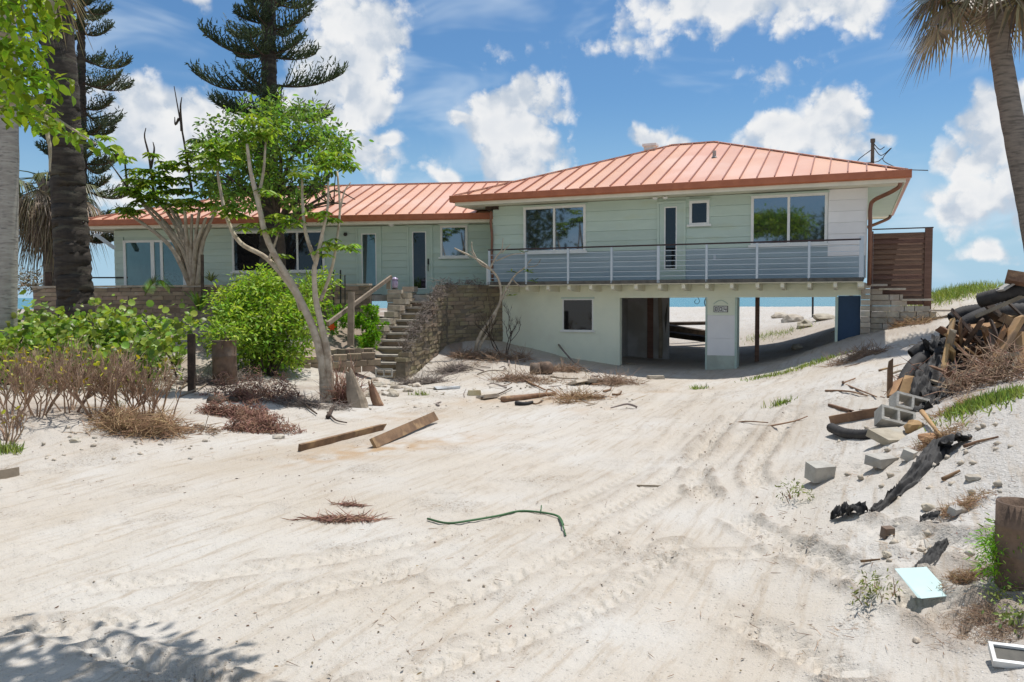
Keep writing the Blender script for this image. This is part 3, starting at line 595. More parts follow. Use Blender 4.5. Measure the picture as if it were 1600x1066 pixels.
hp('torn_board', MB().prism([(-6.08, 3.26, 1.0), (-6.04, 3.26, 1.4), (-6.02, 3.26, 2.0), (-6.12, 3.26, 1.5)], (0, .035, 0)), 'deck')
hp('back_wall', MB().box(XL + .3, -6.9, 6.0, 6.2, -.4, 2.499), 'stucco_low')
for x, y in ((-2.98, 1.9), (-.4, 9.1), (-4.75, 9.1)): hp('steel_post', MB().box(x - .06, x + .06, y - .06, y + .06, -.3, 2.499), 'brownwood')
hp('cable', MB().tube(curve([(-4.5, .35, 2.19), (-4.45, .33, 2.08), (-4.52, .34, 2.0), (-4.6, .35, 2.06), (-4.55, .36, 2.14)], 4), .008, 5), 'pipe')
hp('cable', MB().tube(curve([(-4.26, .3, 2.19), (-4.30, .28, 2.05), (-4.25, .27, 1.9)], 4), .012, 5), 'pipe')
# --- main roof: hipped, standing seam
def hip_roof(x0, x1, y0, y1, ze, zr, step, wing, faces='FRLB', gable=False):
    h = (y1 - y0) / 2; hr = 0 if gable else h; base = hp('roof', MB().add([(x0, y0, ze), (x1, y0, ze), (x1, y1, ze), (x0, y1, ze), (x0 + h, y0 + h, zr), (x1 - hr, y0 + h, zr)], [(0, 1, 5, 4), (1, 2, 5), (2, 3, 4, 5), (3, 0, 4), (3, 2, 1, 0)]), 'roof', wing=wing)
    k = (zr - ze) / h; nv = Vector((0, -k, 1)).normalized()
    def side(org, ex, ey, W, L0, L1):     # org corner, ex along eave, ey up slope in plan, width; clipped by 45 degree hips
        org = Vector(org); ex = Vector(ex); ey = Vector(ey); n = (Vector((0, 0, 1)) - ey * k).normalized()
        def pt(u, v, l=0.): return org + ex * u + ey * v + Vector((0, 0, k * v)) + n * l
        hv = lambda u: min(u * L0, (W - u) * L1, h)
        cnt = max(1, round(W / step)); st = W / cnt
        for i in range(cnt):
            a, b = i * st + .002, (i + 1) * st - .002
            br = sorted({a, b} | {q for q in (h, W - h) if a < q < b})
            top = [pt(u, max(hv(u), .002), .012) for u in br]
            poly = [pt(a, 0, .012), pt(b, 0, .012)] + top[::-1]
            pb = MB().prism(poly, -n * .010); mk('roof_panel', pb, 'roof', base)
            if i:
                u = i * st; v = hv(u)
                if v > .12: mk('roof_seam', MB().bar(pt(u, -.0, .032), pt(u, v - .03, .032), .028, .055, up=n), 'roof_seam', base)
    if 'F' in faces: side((x0, y0, ze), (1, 0, 0), (0, 1, 0), x1 - x0, 1, 1e6 if gable else 1)
    if 'R' in faces: side((x1, y0, ze), (0, 1, 0), (-1, 0, 0), y1 - y0, 1, 1)
    if 'L' in faces: side((x0, y1, ze), (0, -1, 0), (1, 0, 0), y1 - y0, 1, 1)
    if 'B' in faces: side((x1, y1, ze), (-1, 0, 0), (0, -1, 0), x1 - x0, 1, 1)
    c = [(x0, y0, ze), (x1, y0, ze), (x1, y1, ze), (x0, y1, ze)]; R0, R1 = (x0 + h, y0 + h, zr), (x1 - hr, y0 + h, zr); up = Vector((0, 0, .035))
    for a, b in ((c[0], R0), (c[1], R1), (c[2], R1), (c[3], R0), (R0, R1)): mk('ridge_cap', MB().bar(Vector(a) + up, Vector(b) + up, .15, .03), 'roof', base)
    g = .13
    prof = lambda s: [(0, 0), (-.10, 0), (-.13, .03), (-.13, .20), (-.11, .21), (-.11, .05), (-.012, .04), (-.012, .2), (0, .2)]
    def gut(a, b, out):
        a = Vector(a); b = Vector(b); o = Vector(out); q = [a - o * x + Vector((0, 0, z)) - Vector((0, 0, .20)) for x, z in prof(0)]
        hp('gutter', MB().prism(q, b - a), 'gutter', wing=wing)
    gut((x0 - .13, y0, ze), (x1 + .13, y0, ze), (0, -1, 0)); gut((x1, y0, ze), (x1, y1, ze), (1, 0, 0)); gut((x0, y0, ze), (x0, y1, ze), (-1, 0, 0)); gut((x0, y1, ze), (x1, y1, ze), (0, 1, 0))
    fz = ze - .30
    hp('fascia', MB().box(x0, x1, y0 + .001, y0 + .03, fz, ze - .004).box(x0, x0 + .03, y0 + .031, y1, fz, ze - .004).box(x1 - .03, x1, y0 + .031, y1, fz, ze - .004).box(x0 + .031, x1 - .031, y1 - .03, y1, fz, ze - .004), 'cream', wing=wing)
    hp('soffit', MB().box(x0 + .031, x1 - .031, y0 + .031, y0 + .97, fz + .03, fz + .06).box(x0 + .031, x1 - .031, y1 - .97, y1 - .031, fz + .03, fz + .06), 'cream', wing=wing)
    sd = hp('soffit', MB().box(x1 - .97, x1 - .031, y0 + .971, y1 - .971, fz + .03, fz + .06).box(x0 + .031, x0 + .97, y0 + .971, y1 - .971, fz + .03, fz + .06), 'soffit', wing=wing)
    y = y0 + 1.
    while y < y1 - 1.: mk('soffit_slat', MB().box(x1 - .95, x1 - .04, y, y + .115, fz + .012, fz + .029), 'soffit', sd); y += .14
    return base
EV = 5.38
hip_roof(XL - .9, .9, -.9, D + .9, EV, 7.42, .455, False)
# roof vents
def onroof(x, y): return EV + (y + .9) * (7.42 - EV) / 5.6
hp('roof_vent', MB().box(-7.05, -6.65, 4.15, 4.45, onroof(0, 4.2), onroof(0, 4.2) + .14).box(-7.09, -6.61, 4.08, 4.5, onroof(0, 4.2) + .14, onroof(0, 4.2) + .22), 'trim')
hp('vent_pipe', MB().tube([(-4.35, 2.2, onroof(0, 2.2)), (-4.35, 2.2, onroof(0, 2.2) + .22)], .055, 10).lathe([(.10, 0), (.055, .06)], 10, (-4.35, 2.2, onroof(0, 2.2) + .0)), 'concrete')
hp('mast', MB().tube([(.2, 5.6, 5.3), (.2, 5.6, 7.25)], .055, 8).tube([(.2, 5.6, 7.2), (.2, 5.6, 7.32)], .075, 8), 'deck')
for pts in ([(.2, 5.6, 7.1), (.45, 5.5, 6.75), (.75, 5.4, 6.95), (.5, 5.3, 6.6), (.8, 4.6, 6.25), (1.1, 3.6, 6.0), (1.6, 2.2, 5.75)], [(.2, 5.6, 7.0), (-.25, 5.6, 6.62), (.3, 5.5, 6.55), (.5, 5.45, 6.65)], [(.2, 5.6, 7.2), (.4, 5.5, 6.95), (.55, 5.4, 7.0)]):
    hp('service_wire', MB().tube(curve(pts, 5), .014, 5), 'pipe')
# downspouts
hp('downspout', MB().tube(curve([(.78, -.82, 5.2), (.76, -.80, 5.0), (.55, -.55, 4.88), (.18, -.12, 4.74), (.10, -.06, 4.55), (.10, -.06, 4.2)], 5) + [Vector((.10, -.06, 2.5))], .055, 8), 'copper', smooth=True)
hp('downspout', MB().tube(curve([(.86, 8.9, 5.2), (.84, 8.8, 5.0), (.5, 8.6, 4.82), (.1, 8.5, 4.66)], 5), .055, 8), 'copper', smooth=True)
hp('downspout', MB().tube(curve([(XL - .02, -.12, 4.95), (XL - .04, -.10, 4.6), (XL + .0, -.1, 4.2), (XL - .02, -.08, 3.6), (XL, -.08, 2.75)], 4), .04, 8, jit=.15), 'copper', smooth=True)
# --- wing
WX = -13.57; WF = 2.33; WS = 4.70; WD = 9.3
wh = [(-13.22, -10.86, WF, 4.32), (-9.13, -5.78, 3.14, 4.57), (-4.66, -3.76, WF, 4.69), (-2.86, -1.97, WF, 4.69), (-1.70, -.76, 3.57, 4.66)]
boards(WX, .4, WF, WS, .235, wh, True)
hp('wall', MB().box(WX, -13.22, .021, .15, WF, WS).box(-13.22, -10.86, .021, .15, 4.32, WS).box(-10.86, -4.66, .021, .15, WF, WS).box(-4.66, -3.76, .021, .15, 4.69, WS).box(-3.76, .4, .021, .15, WF, WS), 'siding', wing=True)
hp('wall', MB().box(WX, WX + .14, .151, WD, WF, WS).box(-10.0, -9.86, .151, WD - .16, WF, WS).box(-5.1, -4.96, .151, WD - .16, WF, WS).box(-3.3, -3.16, .151, WD - .16, WF, WS), 'inwall', wing=True)
hp('back_wall', MB().box(WX + .141, -13.1, WD - .15, WD, WF, WS).box(-10.3, -5.0, WD - .15, WD, WF, WS).box(-3.5, .4, WD - .15, WD, WF, WS).box(-13.1, -10.3, WD - .15, WD, 4.45, WS).box(-5, -3.5, WD - .15, WD, 4.6, WS), 'inwall', wing=True)
hp('floor_slab', MB().box(WX, .4, .151, WD, WF - .2, WF), 'concrete', wing=True)
sl = hp('sliding_door', MB().box(-13.22, -10.86, -.05, .02, 4.24, 4.32).box(-13.22, -10.86, -.05, .02, WF, WF + .07).box(-13.22, -13.12, -.05, .02, WF + .07, 4.24).box(-10.98, -10.86, -.05, .02, WF + .07, 4.24).box(-12.18, -12.04, -.05, .02, WF + .07, 4.24).box(-11.82, -11.72, -.05, .02, WF + .07, 4.24), 'trim', wing=True)
for a, b in ((-13.12, -12.18), (-12.04, -11.82), (-11.72, -10.98)): mk('pane', MB().box(a, b, -.02, -.01, WF + .07, 4.24), 'clear', sl)
for a, b in ((-13.1, -11.72), (-11.68, -10.3)):
    bw = hp('back_slider', MB().box(a, b, WD - .1, WD - .04, WF, WF + .08).box(a, b, WD - .1, WD - .04, 4.37, 4.449).box(a, a + .07, WD - .1, WD - .04, WF + .08, 4.37).box(b - .07, b, WD - .1, WD - .04, WF + .08, 4.37), 'trim', wing=True)
    mk('pane', MB().box(a + .07, b - .07, WD - .08, WD - .07, WF + .08, 4.37), 'clear', bw)
w3 = window(-9.13, -5.78, 3.14, 4.57, [-8.05, -6.75], True, m='pane_dim')
door(-4.59, -3.83, WF + .02, 4.60, -4.42, -3.97, WF + .16, 4.40, True, m='clear', handle=0)
door(-2.79, -2.04, WF + .02, 4.62, -2.64, -2.22, WF + .22, 4.44, True, m='pane_dim', handle=1)
window(-1.70, -.76, 3.57, 4.66, [], True, m='pane')
hp('wall_lamp', MB().lathe([(.04, 0), (.07, .05), (.05, .12)], 8, (-5.0, -.12, 4.35)).box(-5.03, -4.97, -.12, -.03, 4.38, 4.44), 'pipe', wing=True)
hp('porch_light', MB().lathe([(.03, 0), (.09, .03), (.10, .08), (.04, .1)], 10, (-3.3, -.4, WS - .08)), 'trim', wing=True)
hip_roof(WX - .8, 2.4, -.8, WD + .8, 4.98, 6.7, .455, True, 'FL', True)
hp('eave_closure', MB().box(XL - .25, XL + .2, -.05, .6, 5.0, 5.28), 'burnt')
hp('brace', MB().bar(WM.inverted() @ at(149, 366, 28.6), WM.inverted() @ at(179, 388, 28.9), .12, .12), 'rail', wing=True)
# furniture seen through the sliding door
def wing_thing(name, label, cat, x, y, z, build):
    b = MB(); build(b); mw = WM @ Matrix.Translation((x, y, z)); o = mk(name, None, None, None, mw, label=label, category=cat); return o, b
o, b = wing_thing('dining_chair', 'upright dark chair seen through the sliding glass door', 'chair', -11.75, 2.6, WF, lambda b: b.box(-.24, .24, -.24, .24, .42, .48))
mk('seat', b, 'deck', o); mk('backrest', MB().box(-.24, .24, -.25, -.19, .52, .98).prism([(-.24, -.25, .98), (-.24, -.19, .98), (-.20, -.22, 1.12)], (.05, 0, 0)).prism([(.2, -.25, .98), (.2, -.19, .98), (.2, -.22, 1.12)], (.05, 0, 0)), 'deck', o)
for x in (-.2, .2):
    for y in (-.2, .2): mk('leg', MB().box(x - .02, x + .02, y - .02, y + .02, 0, .42), 'deck', o)
o, b = wing_thing('tub_chair', 'low rounded chair behind left pane of sliding door', 'chair', -12.75, 1.9, WF, lambda b: b.lathe([(.30, .12), (.36, .40), (.30, .46)], 14))
mk('seat', b, 'deck', o); mk('backrest', MB().tube([(.38 * math.cos(a), .38 * math.sin(a), .62 + .16 * abs(math.sin(a))) for a in lerp(-.5, math.pi + .5, 12)], [.13] * 12, 6, ell=1.), 'deck', o); mk('pedestal', MB().lathe([(.2, 0), (.05, .03), (.05, .13)], 10), 'pipe', o)
o, b = wing_thing('table', 'dark rectangular table behind right pane of sliding door', 'table', -11.1, 3.4, WF, lambda b: b.box(-.75, .75, -.5, .5, .70, .76))
mk('tabletop', b, 'deck', o)
for x in (-.65, .65):
    for y in (-.4, .4): mk('leg', MB().box(x - .035, x + .035, y - .035, y + .035, 0, .699), 'deck', o)
# ------------------------------------------------------------------ terrace, stairs, walls, fence
def ww(x, y, z): return WM @ Vector((x, y, z))
# terrace floor behind the low wall
tf = MB().prism([ww(-14.6, -2.3, 2.13), ww(-3.35, -2.3, 2.13), ww(-2.4, -1.5, 2.13), ww(-.2, -1.45, 2.13), ww(.6, -.04, 2.13), ww(-14.6, -.04, 2.13)][::-1], (0, 0, .195))
mk('terrace_floor', tf, 'concrete', kind='structure')
BRK = []
for i in range(4):
    b = MB().box(-.5, .5, -.5, .5, -.5, .5); bv = []
    for p in b.v:
        j = lambda: random.uniform(-.035, .035)
        bv.append((p[0] + j(), p[1] + j() * 2, p[2] + j() * 1.5))
    b.v = bv; me = b.mesh('brick'); BRK.append(me)
def brick_wall(root, path, ztop, zbot, bl, bh, th, m='brick', name='brick', skip=0., proud=.012):
    # path: plan polyline; ztop(s) / zbot(s): heights by distance along it; each brick an object sharing mesh data
    inv = local(root); P = [Vector((p[0], p[1], 0)) for p in path]; cum = [0.]
    for a, b in zip(P, P[1:]): cum.append(cum[-1] + (b - a).length)
    def pos(s):
        for i in range(len(P) - 1):
            if s <= cum[i + 1] or i == len(P) - 2:
                d = (P[i + 1] - P[i]).normalized(); return P[i] + d * (s - cum[i]), d
    L = cum[-1]; core = MB(); n = int(L / .25) + 1
    for i in range(n):
        s0, s1 = L * i / n, L * (i + 1) / n; a, d = pos(s0 + .001); b, _ = pos(s1 - .001); q = Vector((d.y, -d.x, 0)); t = th / 2 - .014
        za, zb = ztop(s0) - .04, ztop(s1) - .04; ba, bb = zbot(s0), zbot(s1)
        if min(za - ba, zb - bb) < .03: continue
        core.add([a + q * t + Vector((0, 0, ba)), b + q * t + Vector((0, 0, bb)), b - q * t + Vector((0, 0, bb)), a - q * t + Vector((0, 0, ba)), a + q * t + Vector((0, 0, za)), b + q * t + Vector((0, 0, zb)), b - q * t + Vector((0, 0, zb)), a - q * t + Vector((0, 0, za))],
                 [(3, 2, 1, 0), (4, 5, 6, 7), (0, 1, 5, 4), (1, 2, 6, 5), (2, 3, 7, 6), (3, 0, 4, 7)])
    part('mortar_core', core, 'mortar', root)
    me = {}
    zmin = min(zbot(L * i / 40) for i in range(41)); zmax = max(ztop(L * i / 40) for i in range(41)); row = 0; z = zmax - bh / 2
    while z > zmin - bh:
        s = -(row % 2) * bl / 2 
        while s < L:
            l = bl * random.uniform(.8, 1.2); c = s + l / 2; e0 = max(s, 0); e1 = min(s + l, L)
            if e1 - e0 > .06:
                c = (e0 + e1) / 2
                if z < ztop(c) + .02 and z + bh / 2 > zbot(c) - .05 and random.random() > skip:
                    p, d = pos(c); dpt = th + random.uniform(-proud, proud)
                    mw = inv @ Matrix.Translation(p + Vector((0, 0, z))) @ Matrix.Rotation(math.atan2(d.y, d.x), 4, 'Z') @ Matrix.Diagonal((e1 - e0 - .014, dpt, bh - .014, 1))
                    o = mk(name, random.choice(BRK), m, root, mw)
                    if o.material_slots and o.material_slots[0].material is not M[m]:
                        o.material_slots[0].link = 'OBJECT'; o.material_slots[0].material = M[m]
            s += l
        z -= bh; row += 1
for me in BRK: me.materials.append(M['brick'])
# low brick wall along the terrace
tw = thing('terrace_wall', 'long low brick wall along the terrace below the single-storey wing', 'wall', ww(-14.6, -2.4, 1.2))
path = [ww(-14.9, -2.4, 0), ww(-3.45, -2.4, 0)]
brick_wall(tw, path, lambda s: 2.62, lambda s: 1.35, .42, .14, .24)
cp_ = 0
while cp_ < 11.4:
    part('cap_stone', MB().bar(ww(-14.9 + cp_, -2.4, 2.655), ww(-14.9 + min(cp_ + .78, 11.45), -2.4, 2.655), .34, .06), 'stone', tw); cp_ += .79
# brick wall beside the stairs, its top following the steps
sw = thing('stair_wall', 'tall mossy brown brick wall right of the stairs, stepping down with them', 'wall', at(690, 560, 25))
P0, P1, P2 = at(626, 590, 22.3), at(692, 445, 25.2), at(787, 445, 26.5)
L01 = (Vector(P1.xy) - Vector(P0.xy)).length; L12 = (Vector(P2.xy) - Vector(P1.xy)).length
M['moss'] = mat('mossy_brick', (.29, .245, .15), (.22, .175, .12), .95, 2.2, bump=.6, bscale=28, rnd=.25, c3=(.32, .235, .175), s3=.9)
brick_wall(sw, [P0, P1, P2], lambda s: 2.62 if s > L01 else .50 + 2.12 * (s / L01) ** .92, lambda s: -.1 if s < L01 else .1, .36, .125, .30, 'moss')
# stairs
st = thing('stone_stairs', 'grey stone garden stairs climbing to the glazed front door', 'stairs', at(585, 592, 22.5))
A0, A1 = at(588, 596, 22.4), at(681, 463, 26.9); A0.z = .0; A1.z = 2.30
sd = (A1 - A0); sd.z = 0; sl_ = sd.length; sd.normalize(); sq = Vector((sd.y, -sd.x, 0)); NS = 12
for i in range(NS):
    t0 = sl_ * i / NS; z = .05 + (2.30 - .05) * (i + 1) / NS; w = .62 if i > 2 else .55
    a = A0 + sd * t0; a.z = 0
    hsh = Vector((random.uniform(-.03, .03), 0, 0))
    part('riser', MB().bar(a + sd * .2 + hsh + Vector((0, 0, z - .16)), a + sd * .5 + hsh + Vector((0, 0, z - .16)), w * 2, .24, up=(0, 0, 1)), 'brick', st)
    part('tread', MB().bar(a + sd * .13 + hsh + Vector((0, 0, z - .014)), a + sd * .56 + hsh + Vector((0, 0, z - .014)), w * 2 + .04, .055, up=(0, 0, 1)), 'step', st)
ld = A0 + sd * (sl_ + .1); part('landing', MB().bar(ld + Vector((0, 0, 2.24)) - Vector((0, 0, ld.z)), ld + sd * 1.3 + Vector((0, 0, 2.24)) - Vector((0, 0, ld.z)), 1.7, .12), 'step', st)
# stepped block wall on the left of the stairs
lw_ = thing('stepped_stone_wall', 'rough stone block wall stepping up on the left of the stairs', 'wall', A0 - sq * .8)
for i in range(11):
    t0 = sl_ * (.06 + .94 * i / 11); top = .55 + 2.15 * i / 11; z = top
    while z > max(.0, top - .85):
        p = A0 + sd * (t0 + random.uniform(-.03, .03)) - sq * (.80 + random.uniform(-.04, .04)); p.z = z
        part('stone', MB().bar(p, p + sd * .40, random.uniform(.30, .42), .17), 'stone', lw_); z -= .185
gate = at(617, 452, 26.3)
pl = thing('stone_pillar', 'stone block pillar at the head of the stairs carrying a lantern', 'pillar', (gate.x, gate.y, 1.9))
for i in range(6):
    o = Vector((gate.x + random.uniform(-.02, .02), gate.y, 1.75 + i * .135)); part('stone', MB().bar(o - Vector((.22, 0, 0)), o + Vector((.22, 0, 0)), .4, .125), 'stone', pl)
lan = thing('lantern', 'small lavender lantern standing on the stair-head pillar', 'lantern', (gate.x, gate.y, 2.5))
for nm, pr, m in (('base', [(.09, 0), (.10, .03), (.05, .05)], 'deck'), ('glass', [(.075, .05), (.10, .12), (.10, .26), (.085, .30)], 'lavender'), ('lid', [(.11, .30), (.11, .33), (.06, .37), (.02, .39)], 'lavender')):
    mk(nm, MB().lathe(pr, 12), m, lan, smooth=True)
# retaining blocks in front of the planting bed
rb = thing('garden_edging_wall', 'low stone retaining wall under the leafy shrub beside the stairs', 'wall', at(500, 610, 20.5))
for r in range(3):
    for i in range(9):
        px = 400 + i * 22 + (r % 2) * 9; p = at(px, 600, 20.6 + .18 * i); p.z = .28 + r * .17 + .01 * i
        part('stone', MB().bar(p + Vector((-.17, 0, 0)), p + Vector((.17, .06, 0)), .26, .155, tw=random.uniform(-.04, .04)), 'brick', rb)
for r in range(4):
    for i in range(5):
        px = 520 + i * 14; p = at(px, 570, 22.6 + .08 * i); p.z = .25 + r * .17
        part('stone', MB().bar(p + Vector((-.13, 0, 0)), p + Vector((.13, 0, 0)), .3, .155, tw=random.uniform(-.05, .05)), 'brick', rb)
# wooden handrail
hr = thing('stair_handrail', 'weathered wooden handrail and posts left of the stairs', 'handrail', at(548, 538, 22.5))
part('rail', MB().bar(at(512, 506, 21.6), at(611, 433, 26.0), .07, .11), 'greywood', hr)
part('post', MB().bar(at(548, 540, 22.6), at(549, 456, 22.6), .16, .16), 'greywood', hr); part('post', MB().bar(at(607, 452, 25.9), at(607, 434, 25.9), .12, .12), 'greywood', hr)
# stone quoin pillar at the right end of the car port and the stepped stone wall
qp = thing('stone_quoin_pier', 'narrow pale stone pier at the right end of the car port', 'pier', HM @ Vector((.02, .1, .9)))
z = .62; i = 0
while z < 2.47:
    h = .15; part('stone', MB().box(-.095, .14 + random.uniform(-.01, .012), -.06 + random.uniform(-.008, .008), .22, z, z + h - .014).xf(HM), 'stone', qp); z += h
part('cap_slab', MB().box(-.10, .55, -.08, .3, 2.475, 2.53).xf(HM), 'stone', qp)
ssw = thing('stepped_garden_wall', 'rough stone wall stepping down below the brown slatted fence', 'wall', HM @ Vector((.8, .4, 1.2)))
for r in range(9):
    z = 1.02 + r * .155; xr = [2.3, 2.3, 2.25, 2.2, 1.75, 1.6, 1.05, .95, .45][r]; x = .16
    while x < xr:
        w = random.uniform(.22, .5); w = min(w, xr - x)
        if w > .08: part('stone', MB().box(x, x + w - .016, .15 + random.uniform(-.03, .02), .5, z, z + .142).xf(HM), 'stone', ssw)
        x += w
for x0, x1, z in ((.35, 1.0, 2.37), (.9, 1.65, 2.08), (1.55, 2.3, 1.80)): part('cap_slab', MB().box(x0, x1, .08, .52, z, z + .05).xf(HM), 'stone', ssw)
# brown slatted fence
fe = thing('slatted_fence', 'dark brown horizontal slat privacy fence standing beside the house', 'fence', HM @ Vector((1.2, .7, 2.0)))
f0 = HM.inverted() @ at(1362, 360, 23.2); fx0, fx1, fy = .17, 1.56, .75
for x, z1 in ((fx0, 3.98), (fx1, 4.02)): part('post', MB().box(x - .03 if x == fx0 else x - .09, x + .03 if x == fx0 else x + .09, fy - .09, fy + .09, 1.6, z1).xf(HM), 'brownwood', fe)
nb = 14
for i in range(nb):
    z = 1.97 + i * .1385; part('slat', MB().prism([(fx0 + .032, fy - .085, z), (fx0 + .032, fy - .012, z + .150), (fx0 + .032, fy + .008, z + .150), (fx0 + .032, fy - .025, z)], (fx1 - fx0 - .124, 0, 0)).xf(HM), 'brownwood', fe)
part('top_rail', MB().box(fx0, fx1 + .11, fy - .05, fy + .05, 4.022, 4.05).xf(HM), 'darkrail', fe)
# ------------------------------------------------------------------ trees
def crown_leaves(name, kind, clumps, per, spread, L, W, up=.55, jl=.5):
    c = np.repeat(np.array([tuple(q) for q in clumps]), per, axis=0); k = len(c)
    off = rng.normal(size=(k, 3)) * spread; off[:, 2] *= .75
    t = unit(off + rng.normal(size=(k, 3)) * spread * .7 + np.array([0, 0, -.25 * spread]))
    n = unit(rng.normal(size=(k, 3)) * .55 + np.array([0, 0, up + .2]))
    s = 1 + (rng.random(k) - .5) * 2 * jl
    return scatter(name, kind, c + off, t, n, L * s, W * s)
def twigs_to(mb, root, clumps, r=.02):
    for c in clumps:
        c = Vector(c); m = root.lerp(c, .55) + Vector((random.uniform(-.2, .2), random.uniform(-.2, .2), -.12 * (c - root).length)); mb.tube(curve([root, m, c], 3), lerp(r, r * .3, 7), 4, False)
# --- Norfolk Island pines
def pine_branch(mb, V, base, az, ln, droop, lift, dens=1.):
    d = Vector((math.cos(az), math.sin(az), 0)); pts = []
    for i in range(9):
        t = i / 8; pts.append(base + d * (ln * t) + Vector((0, 0, -droop * math.sin(t * math.pi * .75) * ln + lift * ln * t ** 3)))
    mb.tube(pts, lerp(.045 * (.5 + ln / 4), .012, 9), 5, False)
    side = Vector((-d.y, d.x, 0)); n = int(11 * dens * ln / 1.6) + 4
    for i in range(n):
        t = .18 + .82 * (i + random.random() * .6) / n; q = min(int(t * 8), 7); f = t * 8 - q; p = pts[q].lerp(pts[q + 1], min(f, 1)); tan = (pts[q + 1] - pts[q]).normalized()
        for s in (-1, 1):
            l = (.24 + .42 * math.sin(math.pi * min(1, t * .95 + .12))) * random.uniform(.7, 1.15) * min(1.2, .5 + ln / 3)
            dv = (side * s * .8 + tan * .75 + Vector((0, 0, random.uniform(.25, .75)))).normalized()
            V.append((p, dv, l))
def pine(name, label, base, top, rb, rt, whorls, bl, lean=(0, 0), seed=3, twigk=1., group=None, bark='bark_pine', zmin=0):
    random.seed(seed); o = thing(name, label, 'pine tree', base); B = Vector(base); H = top - B.z
    ax = lambda z: Vector((B.x + lean[0] * (z - B.z) / H, B.y + lean[1] * (z - B.z) / H, z))
    zs = lerp(B.z - .3, top, 160); part('trunk', MB().tube([ax(z) + Vector((random.uniform(-.02, .02), random.uniform(-.02, .02), 0)) for z in zs], [rt + (rb - rt) * (1 - i / 159) ** .9 * (1 + .035 * math.sin(i * 1.7) + random.uniform(-.03, .03)) for i in range(160)], 22, jit=.09), bark, o, smooth=True)
    br = MB(); V = []
    for z, l, cnt, drp in whorls:
        a0 = random.random() * 6.28
        for j in range(cnt): pine_branch(br, V, ax(z + random.uniform(-.12, .12)), a0 + 6.283 * j / cnt + random.uniform(-.2, .2), l * random.uniform(.5, 1.15), drp * random.uniform(.4, 1.8), random.uniform(.10, .36), twigk) if random.random() > .14 else None
    part('branches', br, 'bark_dark', o)
    p = np.array([tuple(v[0]) for v in V]); t = np.array([tuple(v[1]) for v in V]); L = np.array([v[2] for v in V])
    # every twig is a bottle-brush: a spine of short needles turned up
    k = 13; s = np.tile(np.linspace(.04, 1, k), len(p)); P = np.repeat(p, k, 0); T = np.repeat(t, k, 0); LL = np.repeat(L, k)
    bend = np.array([0, 0, .35]) * (s[:, None] ** 2) * LL[:, None]
    pos = P + T * (s * LL)[:, None] + bend
    dirn = unit(T + np.array([0, 0, .5]) + rng.normal(size=P.shape) * .75)
    n1 = scatter('needles', 'strip', pos, dirn, rdir(len(pos)), .15, .035)
    spine = scatter('spine', 'cone', p, unit(t + np.array([0, 0, .2])), rdir(len(p)), L * .98, .045)
    part('needles', n1, 'pine_leaf', o, kind='stuff'); part('twig_spines', spine, 'pine_leaf', o, kind='stuff')
    return o
b1 = at(420, 430, 26.0); b1.z = 1.5
wh = [(z, 2.3 - .17 * (z - 8), 6, .06) for z in np.arange(8.0, 14.6, .86)] + [(5.7, 2.0, 4, .2), (6.8, 1.4, 3, .15)]
pine('norfolk_pine', 'dark Norfolk pine with upswept tiers rising behind the leafy green tree', b1, 15, .34, .14, wh, 0, lean=(.25, 0), seed=11, twigk=1.0)
b2 = at(119, 468, 23.6); b2.z = 1.3
pine('giant_pine', 'massive dark rough trunk standing behind the round-leaved bush', b2, 14, .49, .36, [(11.2, 1.5, 6, .1), (12.2, 1.6, 6, .1), (13, 1.6, 6, .1)], 0, lean=(-.35, 0), seed=5)
b3 = at(128, 440, 31.5); b3.z = 1.6
pine('slender_pine', 'thinner shaggy pine showing past both sides of the massive trunk', b3, 16, .22, .10, [(z, 2.0 if z < 9.3 else 1.7 - .06 * (z - 9.3), 5, .16) for z in np.arange(4.6, 15, .95)], 0, lean=(.4, 0), seed=8, twigk=1.1)
